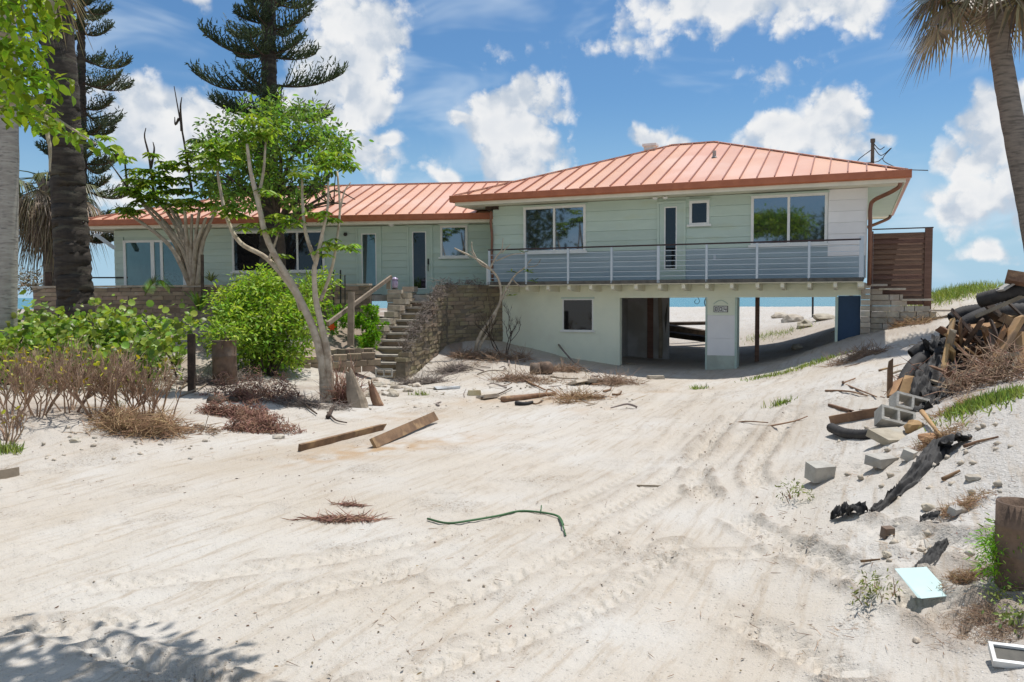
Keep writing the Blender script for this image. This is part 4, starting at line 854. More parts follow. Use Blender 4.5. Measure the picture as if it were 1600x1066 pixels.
# --- palms
def fan_leaf(V, o, az, tilt, pet, rad, droop, n=34):
    d = Vector((math.cos(az) * math.cos(tilt), math.sin(az) * math.cos(tilt), math.sin(tilt))); hub = o + d * pet + Vector((0, 0, -.12 * pet))
    side = Vector((-math.sin(az), math.cos(az), 0)); nrm = side.cross(d)
    for i in range(n):
        a = -2.1 + 4.2 * i / (n - 1); r = rad * (.72 + .28 * math.cos(a * .6)) * random.uniform(.85, 1.05)
        t = (d * math.cos(a) + side * math.sin(a)).normalized(); m = hub + t * r * .55; e = hub + t * r + Vector((0, 0, -droop * r * random.uniform(.7, 1.2)))
        b = t.cross(nrm).normalized() * .026 * rad; m += Vector((0, 0, -droop * r * .2))
        V.append((hub, m, e, b))
    return hub
def palm(name, label, pts, rad, crown_n, rl, seed, bark, dead=.3, tiltr=(-1.2, .9), boots=True, mats=('leaf_palm', 'leaf_deadpalm'), droop=.45, azr=(0, 6.283)):
    random.seed(seed); o = thing(name, label, 'palm tree', pts[0]); c = curve(pts, 8)
    part('trunk', MB().tube(c, lerp(rad[0], rad[1], len(c)), 16, jit=.06), bark, o, smooth=True)
    top = Vector(pts[-1]); sets = {0: [], 1: []}; pet = MB()
    for i in range(crown_n):
        tl = tiltr[0] + (tiltr[1] - tiltr[0]) * (i + .5) / crown_n; de = 1 if i < crown_n * dead else 0
        az = azr[0] + (i * 2.4 % 6.283) / 6.283 * (azr[1] - azr[0]); p0 = top + Vector((0, 0, -.5 + .7 * i / crown_n))
        hub = fan_leaf(sets[de], p0, az, tl, random.uniform(.7, 1.1) * rl, rl * random.uniform(.75, 1.0), droop * (1.5 if de else 1))
        pet.tube([p0, p0.lerp(hub, .5) + Vector((0, 0, .05)), hub], [.03, .02, .012], 5, False)
    part('petioles', pet, 'leaf_weed' if not dead > .9 else 'leaf_deadpalm', o)
    for k, nm in ((0, 'fronds'), (1, 'dead_fronds')):
        v = []; f = []
        for h, m, e, b in sets[k]:
            q = len(v); v += [tuple(h - b * .3), tuple(h + b * .3), tuple(m - b), tuple(m + b), tuple(e)]; f += [(q, q + 1, q + 3), (q, q + 3, q + 2), (q + 2, q + 3, q + 4)]
        if v: part(nm, npmesh(nm, v, f), mats[k], o, kind='stuff')
    if boots:
        bm = MB()
        for i in range(26):
            a = i * 2.4; z = -.1 - 1.1 * i / 26; p = c[-1] + Vector((math.cos(a), math.sin(a), 0)) * rad[1] * .9 + Vector((0, 0, z)); bm.bar(p, p + Vector((math.cos(a) * .14, math.sin(a) * .14, .35)), .10, .03)
        part('boots', bm, bark, o, kind='stuff')
    return o
g = [at(1640, 470, 20.), at(1609, 330, 20.), at(1586, 210, 20.), at(1568, 110, 20.), at(1554, 10, 20.), at(1546, -75, 20.)]; g[0].z = 1.6
palm('sabal_palm', 'tall fan palm with leaning trunk beside the debris pile', g, (.27, .215), 44, 1.32, 4, 'bark_palm', .22, (-.75, 1.1), droop=.45, boots=False)
g = [at(8, 520, 17.0), at(12, 380, 17.0), at(14, 200, 17), at(10, 60, 17), at(8, -150, 17)]; g[0].z = 1.1
palm('pale_palm', 'smooth pale palm trunk against the left edge behind hanging leaves', g, (.20, .16), 15, 1.2, 9, 'bark_palm_pale', .3, (-1.1, .8), boots=False)
g = [at(79, 450, 30), at(80, 400, 30), at(77, 345, 30), at(74, 285, 30)]; g[0].z = 1.6
palm('shaggy_palm', 'short shaggy palm with hanging dead fronds between two left trunks', g, (.27, .25), 34, 1.25, 14, 'bark_palm', .7, (-1.3, .3), mats=('leaf_palm', 'leaf_deadpalm'), droop=.8)
# --- broad leafy tree behind the slender stems
random.seed(21)
gt = thing('leafy_tree', 'broad green leafy tree standing in front of the wing windows', 'tree', at(432, 470, 23.5))
Tb = at(432, 470, 23.5); Tb.z = 1.1; T1 = at(432, 330, 23.5)
bb = MB().tube(curve([Tb, at(440, 400, 23.6), T1], 5), lerp(.15, .10, 11), 8)
CL = []
SHAPE = [(360, 205, 40, 28), (420, 185, 55, 30), (470, 200, 50, 32), (440, 240, 70, 40), (500, 235, 45, 26), (385, 255, 55, 34), (345, 250, 35, 28), (520, 225, 26, 16), (325, 235, 20, 18), (455, 290, 50, 28), (400, 300, 40, 24), (355, 290, 30, 22), (540, 215, 14, 8), (475, 320, 22, 14), (450, 168, 30, 12), (330, 275, 18, 12)]
for cx, cy, rx, ry in SHAPE:
    for i in range(int(rx * ry / 125) + 2):
        a = random.random() * 6.283; r = math.sqrt(random.random()); CL.append(at(cx + rx * r * math.cos(a), cy + ry * r * math.sin(a), 23.4 + random.uniform(-1.3, 1.3)))
for q in [(360, 225), (400, 205), (470, 215), (510, 235), (455, 285), (350, 270), (540, 318), (480, 330), (420, 190)]:
    e = at(*q, 23.4 + random.uniform(-.8, .8)); m = T1.lerp(e, .5) + Vector((random.uniform(-.25, .25), random.uniform(-.2, .2), random.uniform(-.3, .1))); bb.tube(curve([T1 - Vector((0, 0, random.uniform(0, .6))), m, e], 4), lerp(.075, .02, 9), 6, False)
    near = sorted(CL, key=lambda c: (c - e).length)[:7]; twigs_to(bb, m.lerp(e, .6), near, .022)
bb.tube(curve([T1 - Vector((0, 0, .4)), at(500, 310, 23), at(525, 298, 23), at(555, 312, 23)], 4), lerp(.05, .012, 13), 5, False)
part('trunk', bb, 'bark_dark', gt, smooth=True)
part('crown', crown_leaves('crown', 'oval', CL, 52, .17, .14, .08), 'leaf_mid', gt, kind='stuff')
# --- umbrella-leaved slender trees
def umbrella(V, c, r, n, droop=.35, per=7):
    for j in range(n):
        az = 6.283 * j / n + random.uniform(-.3, .3); ti = random.uniform(-.15, .75); d = Vector((math.cos(az) * math.cos(ti), math.sin(az) * math.cos(ti), math.sin(ti))); h = c + d * r * random.uniform(.5, 1)
        for k in range(per):
            a = az + 6.283 * k / per; t = Vector((math.cos(a), math.sin(a), -droop)).normalized(); V.append((h, t, random.uniform(.8, 1.15)))
def umb_mesh(name, V, L, W):
    p = np.array([tuple(v[0]) for v in V]); t = np.array([tuple(v[1]) for v in V]); s = np.array([v[2] for v in V])
    return scatter(name, 'oval', p, t, np.tile([0, 0, 1.], (len(p), 1)) + rng.normal(size=p.shape) * .25, L * s, W * s)
random.seed(31)
D0 = 17.6
base = gp(511, 628); ut = thing('slender_tree', 'slender pale many-stemmed tree with umbrella leaf tufts in front of the stairs', 'tree', base); DY = base.y
stems = [([(508, 628), (505, 577), (494, 526), (466, 462), (420, 380), (403, 314), (392, 270), (386, 225)], .105, .028), ([(403, 314), (412, 265), (415, 222)], .035, .02),
         ([(472, 484), (458, 453), (418, 405), (376, 380), (356, 345), (345, 300), (337, 245)], .065, .025),
         ([(516, 628), (515, 600), (511, 549), (503, 512), (493, 464), (491, 422), (494, 410), (503, 368), (512, 323), (513, 284)], .09, .018), ([(494, 412), (478, 365), (473, 320), (472, 278)], .045, .022),
         ([(500, 470), (508, 452), (519, 417), (524, 390), (531, 331), (527, 268)], .04, .02), ([(531, 331), (538, 300), (548, 285)], .02, .01), ([(420, 405), (428, 385), (436, 360)], .03, .018)]
for i, (pp, r0, r1) in enumerate(stems):
    c = curve([at(x, y, DY + .35 * (i % 3) * (628 - y) / 400) if y > 600 else at(x, y, DY + .35 * (i % 3) * (628 - y) / 400) for x, y in pp], 5)
    if pp[0][1] > 600: c[0].z -= .25
    part('stem', MB().tube(c, lerp(r0, r1, len(c)), 9, jit=.12), 'bark_pale', ut, smooth=True)
V = []
for x, y, r, n in [(386, 213, .30, 10), (416, 210, .28, 9), (402, 222, .25, 7), (337, 238, .30, 11), (325, 250, .2, 6), (527, 255, .34, 13), (515, 245, .2, 6), (545, 262, .2, 6), (436, 345, .28, 9), (415, 300, .2, 5), (500, 335, .22, 7), (515, 345, .2, 6), (370, 338, .22, 6), (390, 355, .2, 5), (472, 272, .2, 7), (520, 385, .26, 9), (545, 388, .22, 7), (350, 330, .25, 8), (375, 325, .25, 7), (455, 350, .22, 7), (425, 360, .2, 6), (330, 262, .25, 8), (345, 225, .25, 8), (500, 262, .2, 6), (400, 190, .3, 9), (370, 230, .22, 6), (505, 395, .18, 4), (440, 400, .15, 3)]:
    umbrella(V, at(x, y, DY + random.uniform(-.1, .5)), r, n)
part('leaf_tufts', umb_mesh('leaf_tufts', V, .21, .085), 'leaf_umbrella', ut, kind='stuff')
# pale many-stemmed tree at the wing's left end
random.seed(33); base = at(300, 441, 25.6); base.z = 1.7
ft = thing('pale_frangipani', 'pale bare-stemmed bushy tree before the sliding glass door', 'tree', base); DF = 25.6
tips = [(208, 300), (222, 318), (245, 305), (262, 318), (275, 330), (288, 318), (300, 335), (312, 325), (322, 340), (335, 335), (342, 318), (252, 345), (330, 352), (196, 330)]
V = []
for i, (x, y) in enumerate(tips):
    b0 = at(303 + random.uniform(-9, 9), 445, DF + random.uniform(-.2, .2)); e = at(x, y, DF + random.uniform(-.9, .6)); m = b0.lerp(e, .5) + Vector((-(e.x - b0.x) * .18, 0, .1)); c = curve([b0, m, e], 6)
    part('stem', MB().tube(c, lerp(.085, .04, len(c)), 7, jit=.15), 'bark_pale', ft, smooth=True)
    if y < 332: umbrella(V, e, .34, 10, .3, 6)
for x, y, r, n in [(235, 290, .4, 13), (265, 300, .35, 11), (215, 285, .3, 9), (290, 300, .3, 8), (325, 305, .3, 9), (250, 320, .25, 7), (205, 335, .25, 6), (192, 250, .22, 6), (178, 232, .2, 5), (238, 243, .18, 5), (165, 215, .16, 4), (285, 262, .4, 11), (300, 245, .35, 9), (310, 225, .3, 9), (318, 280, .4, 12), (275, 285, .4, 12), (245, 275, .4, 12), (225, 305, .35, 10), (300, 320, .35, 9), (260, 260, .3, 8), (335, 290, .35, 9), (200, 300, .3, 8), (212, 270, .25, 7)]: umbrella(V, at(x, y, DF - random.uniform(0, .6)), r, n)
part('leaf_tufts', umb_mesh('leaf_tufts', V, .27, .12), 'leaf_umbrella', ft, kind='stuff')
for pp in ([(300, 300), (290, 235), (280, 180), (272, 135)], [(284, 205), (282, 170), (284, 152)], [(240, 300), (233, 245), (226, 215), (228, 200)], [(236, 262), (241, 235), (239, 222)], [(210, 310), (190, 280), (170, 252)], [(200, 300), (196, 262), (194, 238)], [(280, 185), (274, 195), (273, 183)]):
    c = curve([at(x, y, DF) for x, y in pp], 4); part('stem', MB().tube(c, lerp(.045, .012, len(c)), 5), 'bark_dark', ft)
# --- near tree whose leaves hang into the top left corner (its crown goes on overhead and shades the sand)
random.seed(41)
nt_ = thing('overhanging_tree', 'bright lime-leaved tree hanging into the upper left corner', 'tree', (-5.6, 6.4, 0))
limb = MB().tube(curve([(-5.6, 6.4, -.3), (-5.5, 6.4, 1.5), (-5.2, 6.3, 3.0), (-4.6, 6.2, 4.4), (-3.2, 6.0, 5.3), (-1.6, 5.7, 5.7)], 6), lerp(.2, .04, 31), 10)
for q in ([(-4.9, 6.25, 3.8), at(40, 150, 6.6), at(75, 215, 6.4), at(78, 268, 6.3)], [(-5.1, 6.3, 3.2), at(20, 160, 6.6), at(60, 170, 6.4), at(150, 225, 6.2)], [(-4.6, 6.2, 4.4), at(30, 60, 6.4), at(70, 100, 6.2)], [(-4.4, 6.2, 4.6), at(60, -10, 6.3), at(90, 40, 6.2)]): limb.tube(curve(q, 5), lerp(.03, .007, 5 * (len(q) - 1) + 1), 6, False)
part('trunk', limb, 'bark_pale', nt_, smooth=True)
lm = []
for i in range(3):
    tv, tf_ = LEAF['oval']; v = tv * np.array([1, .66, 1.0 + .5 * i]); lm.append(npmesh('leaf', v, np.array(tf_))); lm[-1].materials.append(M['leaf_lime'])
for i in range(300):
    while True:
        x, y = random.uniform(-25, 195), random.uniform(-15, 272)
        ok = x < 92 + 24 * math.sin(y * .055) + 12 * math.sin(y * .17) if y < 150 else (x < 40 + (y - 140) * 1.6 and abs(y - (165 + (x - 20) * .42)) < 34 - .1 * x) 
        if ok: break
    p = at(x, y, 6.3 + random.uniform(-.55, .55)); t = Vector((random.uniform(-.3, 1), random.uniform(-.8, .4), random.uniform(-.9, .15))).normalized(); n = Vector((random.gauss(0, .5), random.gauss(-.3, .5), 1)).normalized()
    b = n.cross(t).normalized(); n = t.cross(b); s = random.uniform(.06, .115)
    mw = local(nt_) @ Matrix.Translation(p) @ Matrix(((t.x, b.x, n.x), (t.y, b.y, n.y), (t.z, b.z, n.z))).to_4x4() @ Matrix.Scale(s, 4)
    mk('leaf', lm[i % 3], None, nt_, mw)
ex = []
while len(ex) < 750:
    x, y = random.uniform(-25, 170), random.uniform(-15, 260)
    if (x < 78 + 20 * math.sin(y * .055) + 10 * math.sin(y * .17) if y < 150 else (x < 30 + (y - 140) * 1.3 and abs(y - (165 + (x - 20) * .42)) < 24 - .1 * x)): ex.append(tuple(at(x, y, 6.6 + random.uniform(-.5, .6))))
part('foliage', scatter('foliage', 'oval', ex, rng.normal(size=(750, 3)) + np.array([.4, -.2, -.4]), rng.normal(size=(750, 3)) * .5 + np.array([0, -.3, 1]), .07 + .05 * rng.random(750), .045 + .03 * rng.random(750)), 'leaf_lime', nt_, kind='stuff')
CLs = [Vector((random.uniform(-4.4, -.5), random.uniform(4.2, 6.75), random.uniform(5.5, 6.2))) for _ in range(210)]
CLs = [c for c in CLs if c.y < 6.85 - .38 * (c.x + 2.2) + random.uniform(-.25, .2)]
part('crown', crown_leaves('crown', 'oval', CLs, 36, .22, .16, .09), 'leaf_lime', nt_, kind='stuff')
# --- trees behind the viewpoint, seen only as reflections in the windows
random.seed(51)
for i, (x, y, h, r, lb) in enumerate([(-28, -1, 12.5, 5.2, 'tall dark leafy tree mirrored in the left upper-storey window'), (-15.5, -24, 8.6, 3.0, 'round leafy tree mirrored in the right upper-storey window, left pane'), (-8.2, -17, 8.0, 3.4, 'broad leafy tree mirrored in the right upper-storey window, right pane')]):
    o = thing('street_tree', lb, 'tree', (x, y, 0)); B = Vector((x, y, 0)); part('trunk', MB().tube([B - Vector((0, 0, .3)), B + Vector((.1, 0, h * .35)), B + Vector((0, 0, h * .75))], [.28, .2, .08], 8), 'bark_dark', o)
    cl = [B + Vector((0, 0, h * .62)) + Vector((random.gauss(0, 1), random.gauss(0, 1), random.gauss(0, .8))).normalized() * r * random.random() ** .4 for _ in range(int(26 * r))]
    part('crown', crown_leaves('crown', 'oval', cl, 34, .42, .34, .2), 'leaf_back', o, kind='stuff')
# ------------------------------------------------------------------ shrubs and ground plants
def twig_shrub(mb, base, h, n, spread, depth=3, r=.014, seed=0, up=1.):
    random.seed(seed)
    def grow(p, d, l, r, k):
        q = p + d * l * .5 + Vector((random.uniform(-.1, .1), random.uniform(-.1, .1), 0)) * l; e = q + (d + Vector((random.uniform(-.35, .35), random.uniform(-.35, .35), .22 * up))).normalized() * l * .5
        mb.tube([p, q, e], [r, r * .8, r * .6], 4 if k > 1 else 3, False)
        if k > 0:
            for _ in range(random.randint(2, 4)):
                s = (d + Vector((random.uniform(-.75, .75), random.uniform(-.75, .75), random.uniform(-.1, .6) * up))).normalized()
                grow(q.lerp(e, random.random()), s, l * random.uniform(.45, .75), r * .62, k - 1)
    for i in range(n):
        a = random.random() * 6.283; t = random.uniform(.2, spread)
        d = Vector((math.cos(a) * t, math.sin(a) * t, 1)).normalized(); grow(Vector(base) + Vector((math.cos(a) * .08, math.sin(a) * .08, -.05)), d, h * random.uniform(.4, .62), r, depth)
# --- sea grape thicket
random.seed(61)
GR = []
for cx, cy, rx, ry, Y in [(40, 520, 60, 42, 16.5), (130, 510, 70, 45, 17.5), (90, 545, 80, 28, 16.2), (200, 505, 60, 45, 18.), (225, 540, 50, 28, 17), (285, 500, 30, 24, 18.6), (170, 545, 70, 26, 16.6), (30, 480, 40, 26, 18), (160, 480, 22, 20, 19), (10, 550, 50, 24, 15.8)]:
    for i in range(int(rx * ry / 58)):
        a = random.random() * 6.283; r = math.sqrt(random.random()); GR.append(at(cx + rx * r * math.cos(a), cy + 17 + ry * .72 * r * math.sin(a), Y + random.uniform(-.7, .7)))
sg = thing('sea_grape_bush', 'wide bush of round glossy green leaves below the terrace wall', 'bush', gp(150, 572))
stm = MB()
for i in range(46):
    e = random.choice(GR); b0 = Vector((e.x + random.uniform(-.6, .6), e.y + random.uniform(0, .6), 0)); b0.z = G(b0.x, b0.y) - .1; m = b0.lerp(e, .5) + Vector((random.uniform(-.2, .2), 0, .15)); stm.tube(curve([b0, m, e], 3), lerp(.028, .008, 7), 5, False)
part('stems', stm, 'bark_dark', sg, kind='stuff')
c = np.repeat(np.array([tuple(g) for g in GR]), 13, 0); k = len(c); off = rng.normal(size=(k, 3)) * np.array([.26, .26, .17])
n = unit(rng.normal(size=(k, 3)) * .5 + np.array([0, -.55, .75])); t = unit(rng.normal(size=(k, 3)) + np.array([0, -.3, -.3]))
sz = .06 + .11 * rng.random(k); pos = c + off; front = np.argsort(-(sz / np.hypot(pos[:, 1], 0)) + (pos[:, 1] - 16) * .004 + rng.random(k) * .004)
pick = front[:300]; rest = np.setdiff1d(np.arange(k), pick)
part('foliage', scatter('foliage', 'round', pos[rest], t[rest], n[rest], sz[rest], sz[rest]), 'leaf_grape', sg, kind='stuff')
tv, tf_ = LEAF['round']; lms = [npmesh('leaf', tv * np.array([1, 1, 1 + j * .8]), np.array(tf_)) for j in range(3)]
for m_ in lms: m_.materials.append(M['leaf_grape'])
fr = frames(t[pick], n[pick]); inv = local(sg)
for j, i in enumerate(pick):
    R3 = Matrix([list(r) for r in fr[j]]).to_4x4(); mk('leaf', lms[j % 3], None, sg, inv @ Matrix.Translation(Vector(pos[i])) @ R3 @ Matrix.Scale(float(sz[i]), 4))
# --- dense shrub in front of the wing
random.seed(63)
def leafy(name, label, base, blobs, per, L, W, m, spread=.13, stems=14, cat='shrub', kind='oval'):
    o = thing(name, label, cat, base); C = []
    for cx, cy, rx, ry, Y, n in blobs:
        for i in range(n):
            a = random.random() * 6.283; r = math.sqrt(random.random()); C.append(at(cx + rx * r * math.cos(a), cy + ry * r * math.sin(a), Y + random.uniform(-1, 1) * rx / 1290 * Y * .8))
    sb = MB(); B = Vector(base)
    for i in range(stems):
        e = random.choice(C); sb.tube(curve([B + Vector((random.uniform(-.15, .15), random.uniform(-.1, .1), -.15)), B.lerp(e, .5) + Vector((random.uniform(-.1, .1), 0, 0)), e], 3), lerp(.03, .008, 7), 5, False)
    part('stems', sb, 'bark_dark', o); part('foliage', crown_leaves('foliage', kind, C, per, spread, L, W), m, o, kind='stuff'); return o
leafy('dense_shrub', 'dense glossy dark green shrub left of the stairs', gp(420, 588), [(405, 490, 60, 46, 20, 80), (380, 520, 55, 40, 19.6, 60), (440, 515, 50, 48, 20.2, 70), (410, 455, 45, 26, 20.4, 34), (360, 480, 28, 30, 20, 24), (470, 480, 24, 40, 20.4, 26), (420, 560, 50, 22, 20, 30), (405, 436, 24, 12, 20.4, 10)], 42, .105, .052, 'leaf_shrub', .15)
leafy('background_foliage', 'leafy green bush in the bed beyond the slender tree', at(500, 505, 23.6), [(490, 452, 20, 22, 23.8, 16), (480, 475, 24, 26, 23.4, 16), (512, 445, 12, 10, 24.5, 7)], 34, .10, .055, 'leaf_shrub', .15, 6)
# feathery fern under the handrail
random.seed(65)
fb = at(560, 540, 23.4); fo = thing('foxtail_fern', 'bright feathery green fern clump beneath the stair handrail', 'fern', fb)
P, T = [], []; fm = MB()
for i in range(95):
    cx, cy, Y = random.choice([(578, 505, 24), (570, 520, 23.6), (585, 480, 24.4), (530, 490, 23.4), (518, 500, 23.3), (560, 490, 24), (575, 525, 23.4), (525, 475, 23.8)])
    b0 = at(cx + random.uniform(-14, 14), cy + 22, Y + random.uniform(-.3, .3)); a = random.random() * 6.283; l = random.uniform(.35, .65); e = b0 + Vector((math.cos(a) * .6, math.sin(a) * .6, random.uniform(.5, 1.1))).normalized() * l
    cv = curve([b0, b0.lerp(e, .6) + Vector((0, 0, .10)), e + Vector((0, 0, -.08))], 8); fm.tube(cv[::4] + [cv[-1]], .006, 3, False)
    for q in cv:
        for _ in range(7): P.append(tuple(q)); T.append(tuple(Vector((random.gauss(0, 1), random.gauss(0, 1), random.gauss(.2, 1))).normalized()))
part('stalks', fm, 'leaf_fern', fo, kind='stuff'); part('fronds', scatter('fronds', 'strip', P, T, rdir(len(P)), .085, .022), 'leaf_fern', fo, kind='stuff')
fl = thing('orange_flower', 'single orange bloom in front of the feathery fern', 'flower', at(519, 518, 22.4))
for i in range(6):
    a = i * 1.047; c0 = at(519, 511, 22.4); part('petal', scatter('petal', 'oval', [tuple(c0)], [(math.cos(a), -.3, math.sin(a))], [(0, -1, .2)], .12, .075), 'petal', fl)
part('stalk', MB().tube([at(519, 530, 22.5), at(519, 512, 22.4)], .01, 5), 'vine', fl)
# spiky rosettes and small palm fronds on the terrace edge
def rosette(name, label, base, n, L, W, m, tilt=(.2, 1.3), cat='plant', arch=.3):
    o = thing(name, label, cat, base); B = Vector(base); v = []; f = []
    for i in range(n):
        a = i * 2.399 + random.uniform(-.2, .2); ti = random.uniform(*tilt); l = L * random.uniform(.7, 1.1); d = Vector((math.cos(a) * math.cos(ti), math.sin(a) * math.cos(ti), math.sin(ti))); s = Vector((-math.sin(a), math.cos(a), 0)) * W
        q = len(v); m1 = B + d * l * .5 + Vector((0, 0, arch * l * .12)); e = B + d * l - Vector((0, 0, arch * l * .5))
        v += [B - s * .6, B + s * .6, m1 - s, m1 + s, e]; f += [(q, q + 1, q + 3), (q, q + 3, q + 2), (q + 2, q + 3, q + 4)]
    part('leaves', npmesh('leaves', [tuple(p) for p in v], f), m, o, kind='stuff'); return o
random.seed(67)
rosette('agave', 'dark spiky agave in front of the terrace wall', at(312, 486, 21.5), 26, .75, .04, 'leaf_mid')
rosette('yucca', 'pale green spiky tuft at the foot of the pale-stemmed tree', at(330, 440, 25.4), 26, .6, .02, 'leaf_weed', (.0, 1.0))
rosette('strap_leaf_plant', 'yellow-green strap-leaved clump beside the left wooden post', gp(276, 575), 40, .62, .022, 'leaf_weed', (.5, 1.4))
def frond(name, label, pts, n, L, m):
    o = thing(name, label, 'frond', pts[0]); c = curve(pts, 10); part('rib', MB().tube(c, lerp(.014, .005, len(c)), 5, False), 'leaf_weed', o); P, T = [], []
    for i in range(n):
        q = 3 + int((len(c) - 5) * i / n); t = (c[q + 1] - c[q]).normalized(); s = t.cross(Vector((0, 1, .3))).normalized()
        for g in (-1, 1): P.append(tuple(c[q])); T.append(tuple((t * .6 + s * g + Vector((0, 0, -.25))).normalized()))
    part('leaflets', scatter('leaflets', 'strip', P, T, np.tile([0, -.5, 1.], (len(P), 1)), L, .03), m, o, kind='stuff')
frond('arching_palm_frond', 'single arching palm frond above the round-leaved bush', [at(226, 462, 22), at(236, 446, 22), at(252, 438, 22), at(268, 452, 22)], 26, .2, 'leaf_mid')
leafy('potted_bush', 'leafy crown growing out of the brown drum', at(352, 532, 17.6), [(352, 518, 24, 13, 17.7, 12)], 30, .09, .05, 'leaf_shrub', .12, 4)
leafy('pink_brush', 'brownish dry bush on the horizon beyond the pale palm', at(55, 452, 32), [(50, 438, 26, 10, 32, 22)], 40, .10, .05, 'leaf_deadpalm', .25, 5)
# --- dead hedge on the sand bank
random.seed(69)
HD = [(15, 655, .95), (60, 650, 1.0), (108, 645, .95), (150, 652, 1.05), (195, 645, .95), (228, 655, .85), (85, 610, .85), (35, 610, .85), (165, 612, .8), (215, 615, .7), (10, 690, .45)]
HL = ['leafless dead shrub at the left edge of the bank', 'second dead shrub from the left edge', 'dead shrub with yellow leaves behind the driest clump', 'largest bare brown shrub in the middle of the bank', 'twiggy dead shrub above the straw heap', 'rightmost dead shrub on the sand bank', 'dead shrub in the back row under the round leaves', 'back-row dead shrub close to the left edge', 'back-row dead shrub behind the largest bare one', 'small back-row dead shrub near the pink earth', 'stunted dry shrub low on the left sand slope']
for i, (x, y, h) in enumerate(HD):
    b = gp(x, y); o = thing('dead_shrub', HL[i], 'shrub', b, group='dead shrubs on the sand bank'); mb = MB(); twig_shrub(mb, b, h * 1.12, 11, 1.1, 3, .015, 100 + i, .8); part('twigs', mb, 'twig', o)
    k = 26 if i in (0, 2, 6, 8) else 9
    P = np.array(b) + np.array([0, 0, h * .7]) + rng.normal(size=(k, 3)) * np.array([.35, .3, .25]) * h; part('yellow_leaves', scatter('yellow_leaves', 'oval', P, rdir(k), rdir(k) + np.array([0, 0, .8]), .10, .06), 'leaf_yellow', o, kind='stuff')
for i, (x, y, h, lb) in enumerate([(245, 660, .8, 'thin bare sapling leaning out right of the dead hedge'), (262, 655, .75, 'dark forked twig rising at the right end of the dead hedge')]):
    b = gp(x, y); o = thing('bare_sapling', lb, 'sapling', b); mb = MB(); twig_shrub(mb, b, h, 2, .5, 2, .014, 140 + i); part('twigs', mb, 'twig', o)
def heap(name, label, base, n, L, rad, m, flat=.25, cat='brush heap', W=.016, kind='cone'):
    B = np.array(base); m_ = 6; sc = rng.normal(size=(m_, 2)) * np.array([rad[0], rad[1]]) * .55; sh_ = .35 + .9 * rng.random(m_); ss = .22 + .3 * rng.random(m_); ci = rng.integers(0, m_, n)
    q2 = rng.normal(size=(n, 2)) * ss[ci][:, None] * np.array([rad[0], rad[1]]); p = np.c_[B[0] + sc[ci, 0] + q2[:, 0], B[1] + sc[ci, 1] + q2[:, 1], np.zeros(n)]; r = np.hypot(q2[:, 0] / rad[0], q2[:, 1] / rad[1]) / ss[ci]
    p[:, 2] = hbase(p[:, 0], p[:, 1]) + rng.random(n) * rad[2] * sh_[ci] * np.exp(-r * r * .5); t = rng.normal(size=(n, 3)); t[:, 2] *= flat
    o = thing(name, label, cat, base); part('stalks', scatter('stalks', kind, p, t, rdir(n), L * (.5 + rng.random(n)), W), m, o, kind='stuff'); return o
heap('straw_heap', 'tangled heap of dry straw below the dead hedge', gp(205, 672), 1300, .32, (.55, .3, .34), 'straw', .5, W=.010)
heap('brush_heap', 'dark leaf litter heap at the right foot of the dead hedge', gp(245, 668), 500, .25, (.6, .4, .16), 'twig')
for i, (x, y, r, lb) in enumerate([(405, 610, .45, 'upper tuft of reddish dead cedar brush on the slope'), (380, 640, .40, 'left tuft of reddish dead cedar brush'), (415, 660, .42, 'lowest tuft of reddish dead cedar brush on the sand')]):
    b = gp(x, y + 12); heap('red_brush', lb, b, 2200, .11, (r, r * .7, .62 if i == 0 else .32), 'redbrush', .8, W=.014)
heap('root_mass', 'brown hanging root mass beside the slender tree trunk', gp(540, 630), 700, .4, (.22, .15, .6), 'redbrush', 2.5, W=.013)
for x, y, r, lb, m in [(375, 595, .55, 'grey dead twigs piled by the brown drum', 'twig_grey'), (300, 600, .4, 'grey twigs scattered round the left post', 'twig_grey'), (790, 560, .55, 'dry twig heap at the foot of the bare plumeria', 'twig'), (730, 560, .45, 'dark twig heap under the brick stair wall', 'twig'), (870, 580, .6, 'brush heap against the lower green wall', 'twig'), (925, 560, .35, 'pointed clump of dry brush leaning on the lower wall', 'twig'), (1440, 505, .55, 'tangled twig heap below the stone wall', 'straw'), (1400, 500, .5, 'dry twigs at the foot of the stepped stone wall', 'twig'), (1500, 905, .22, 'dry root tuft above the pale glass sheet', 'straw'), (1540, 950, .4, 'dark root tangle in the eroded sand edge', 'twig'), (1560, 985, .35, 'brown root tangle near the white tray', 'twig'), (1515, 790, .3, 'small brown straw tuft on the right slope', 'straw'), (700, 580, .5, 'grey root litter at the foot of the stair wall', 'twig_grey'), (835, 596, .7, 'tangled roots round the rusty cylinder', 'twig'), (960, 600, .5, 'thin twig litter left of the car port shade', 'twig'), (660, 600, .4, 'twig litter below the last stone step', 'twig_grey'), (900, 625, .6, 'straw litter in front of the pale slabs', 'straw'), (1340, 560, .6, 'root litter on the slope below the blue door', 'twig'), (470, 632, .4, 'grey roots exposed under the slender tree', 'twig_grey'), (1490, 640, .6, 'straw heap under the pile of planks', 'straw'), (1470, 685, .4, 'matted straw below the black sheeting', 'straw')]:
    q_ = gp(x, y); k_ = min(1., q_.y / 18); heap('brush_heap', lb, q_, 520, .34 * k_ * (.6 if k_ < .6 else 1), (r * (.62 if k_ < .6 else 1), r * .5 * (.62 if k_ < .6 else 1), .2 * k_), m, .5, W=.012 * k_)
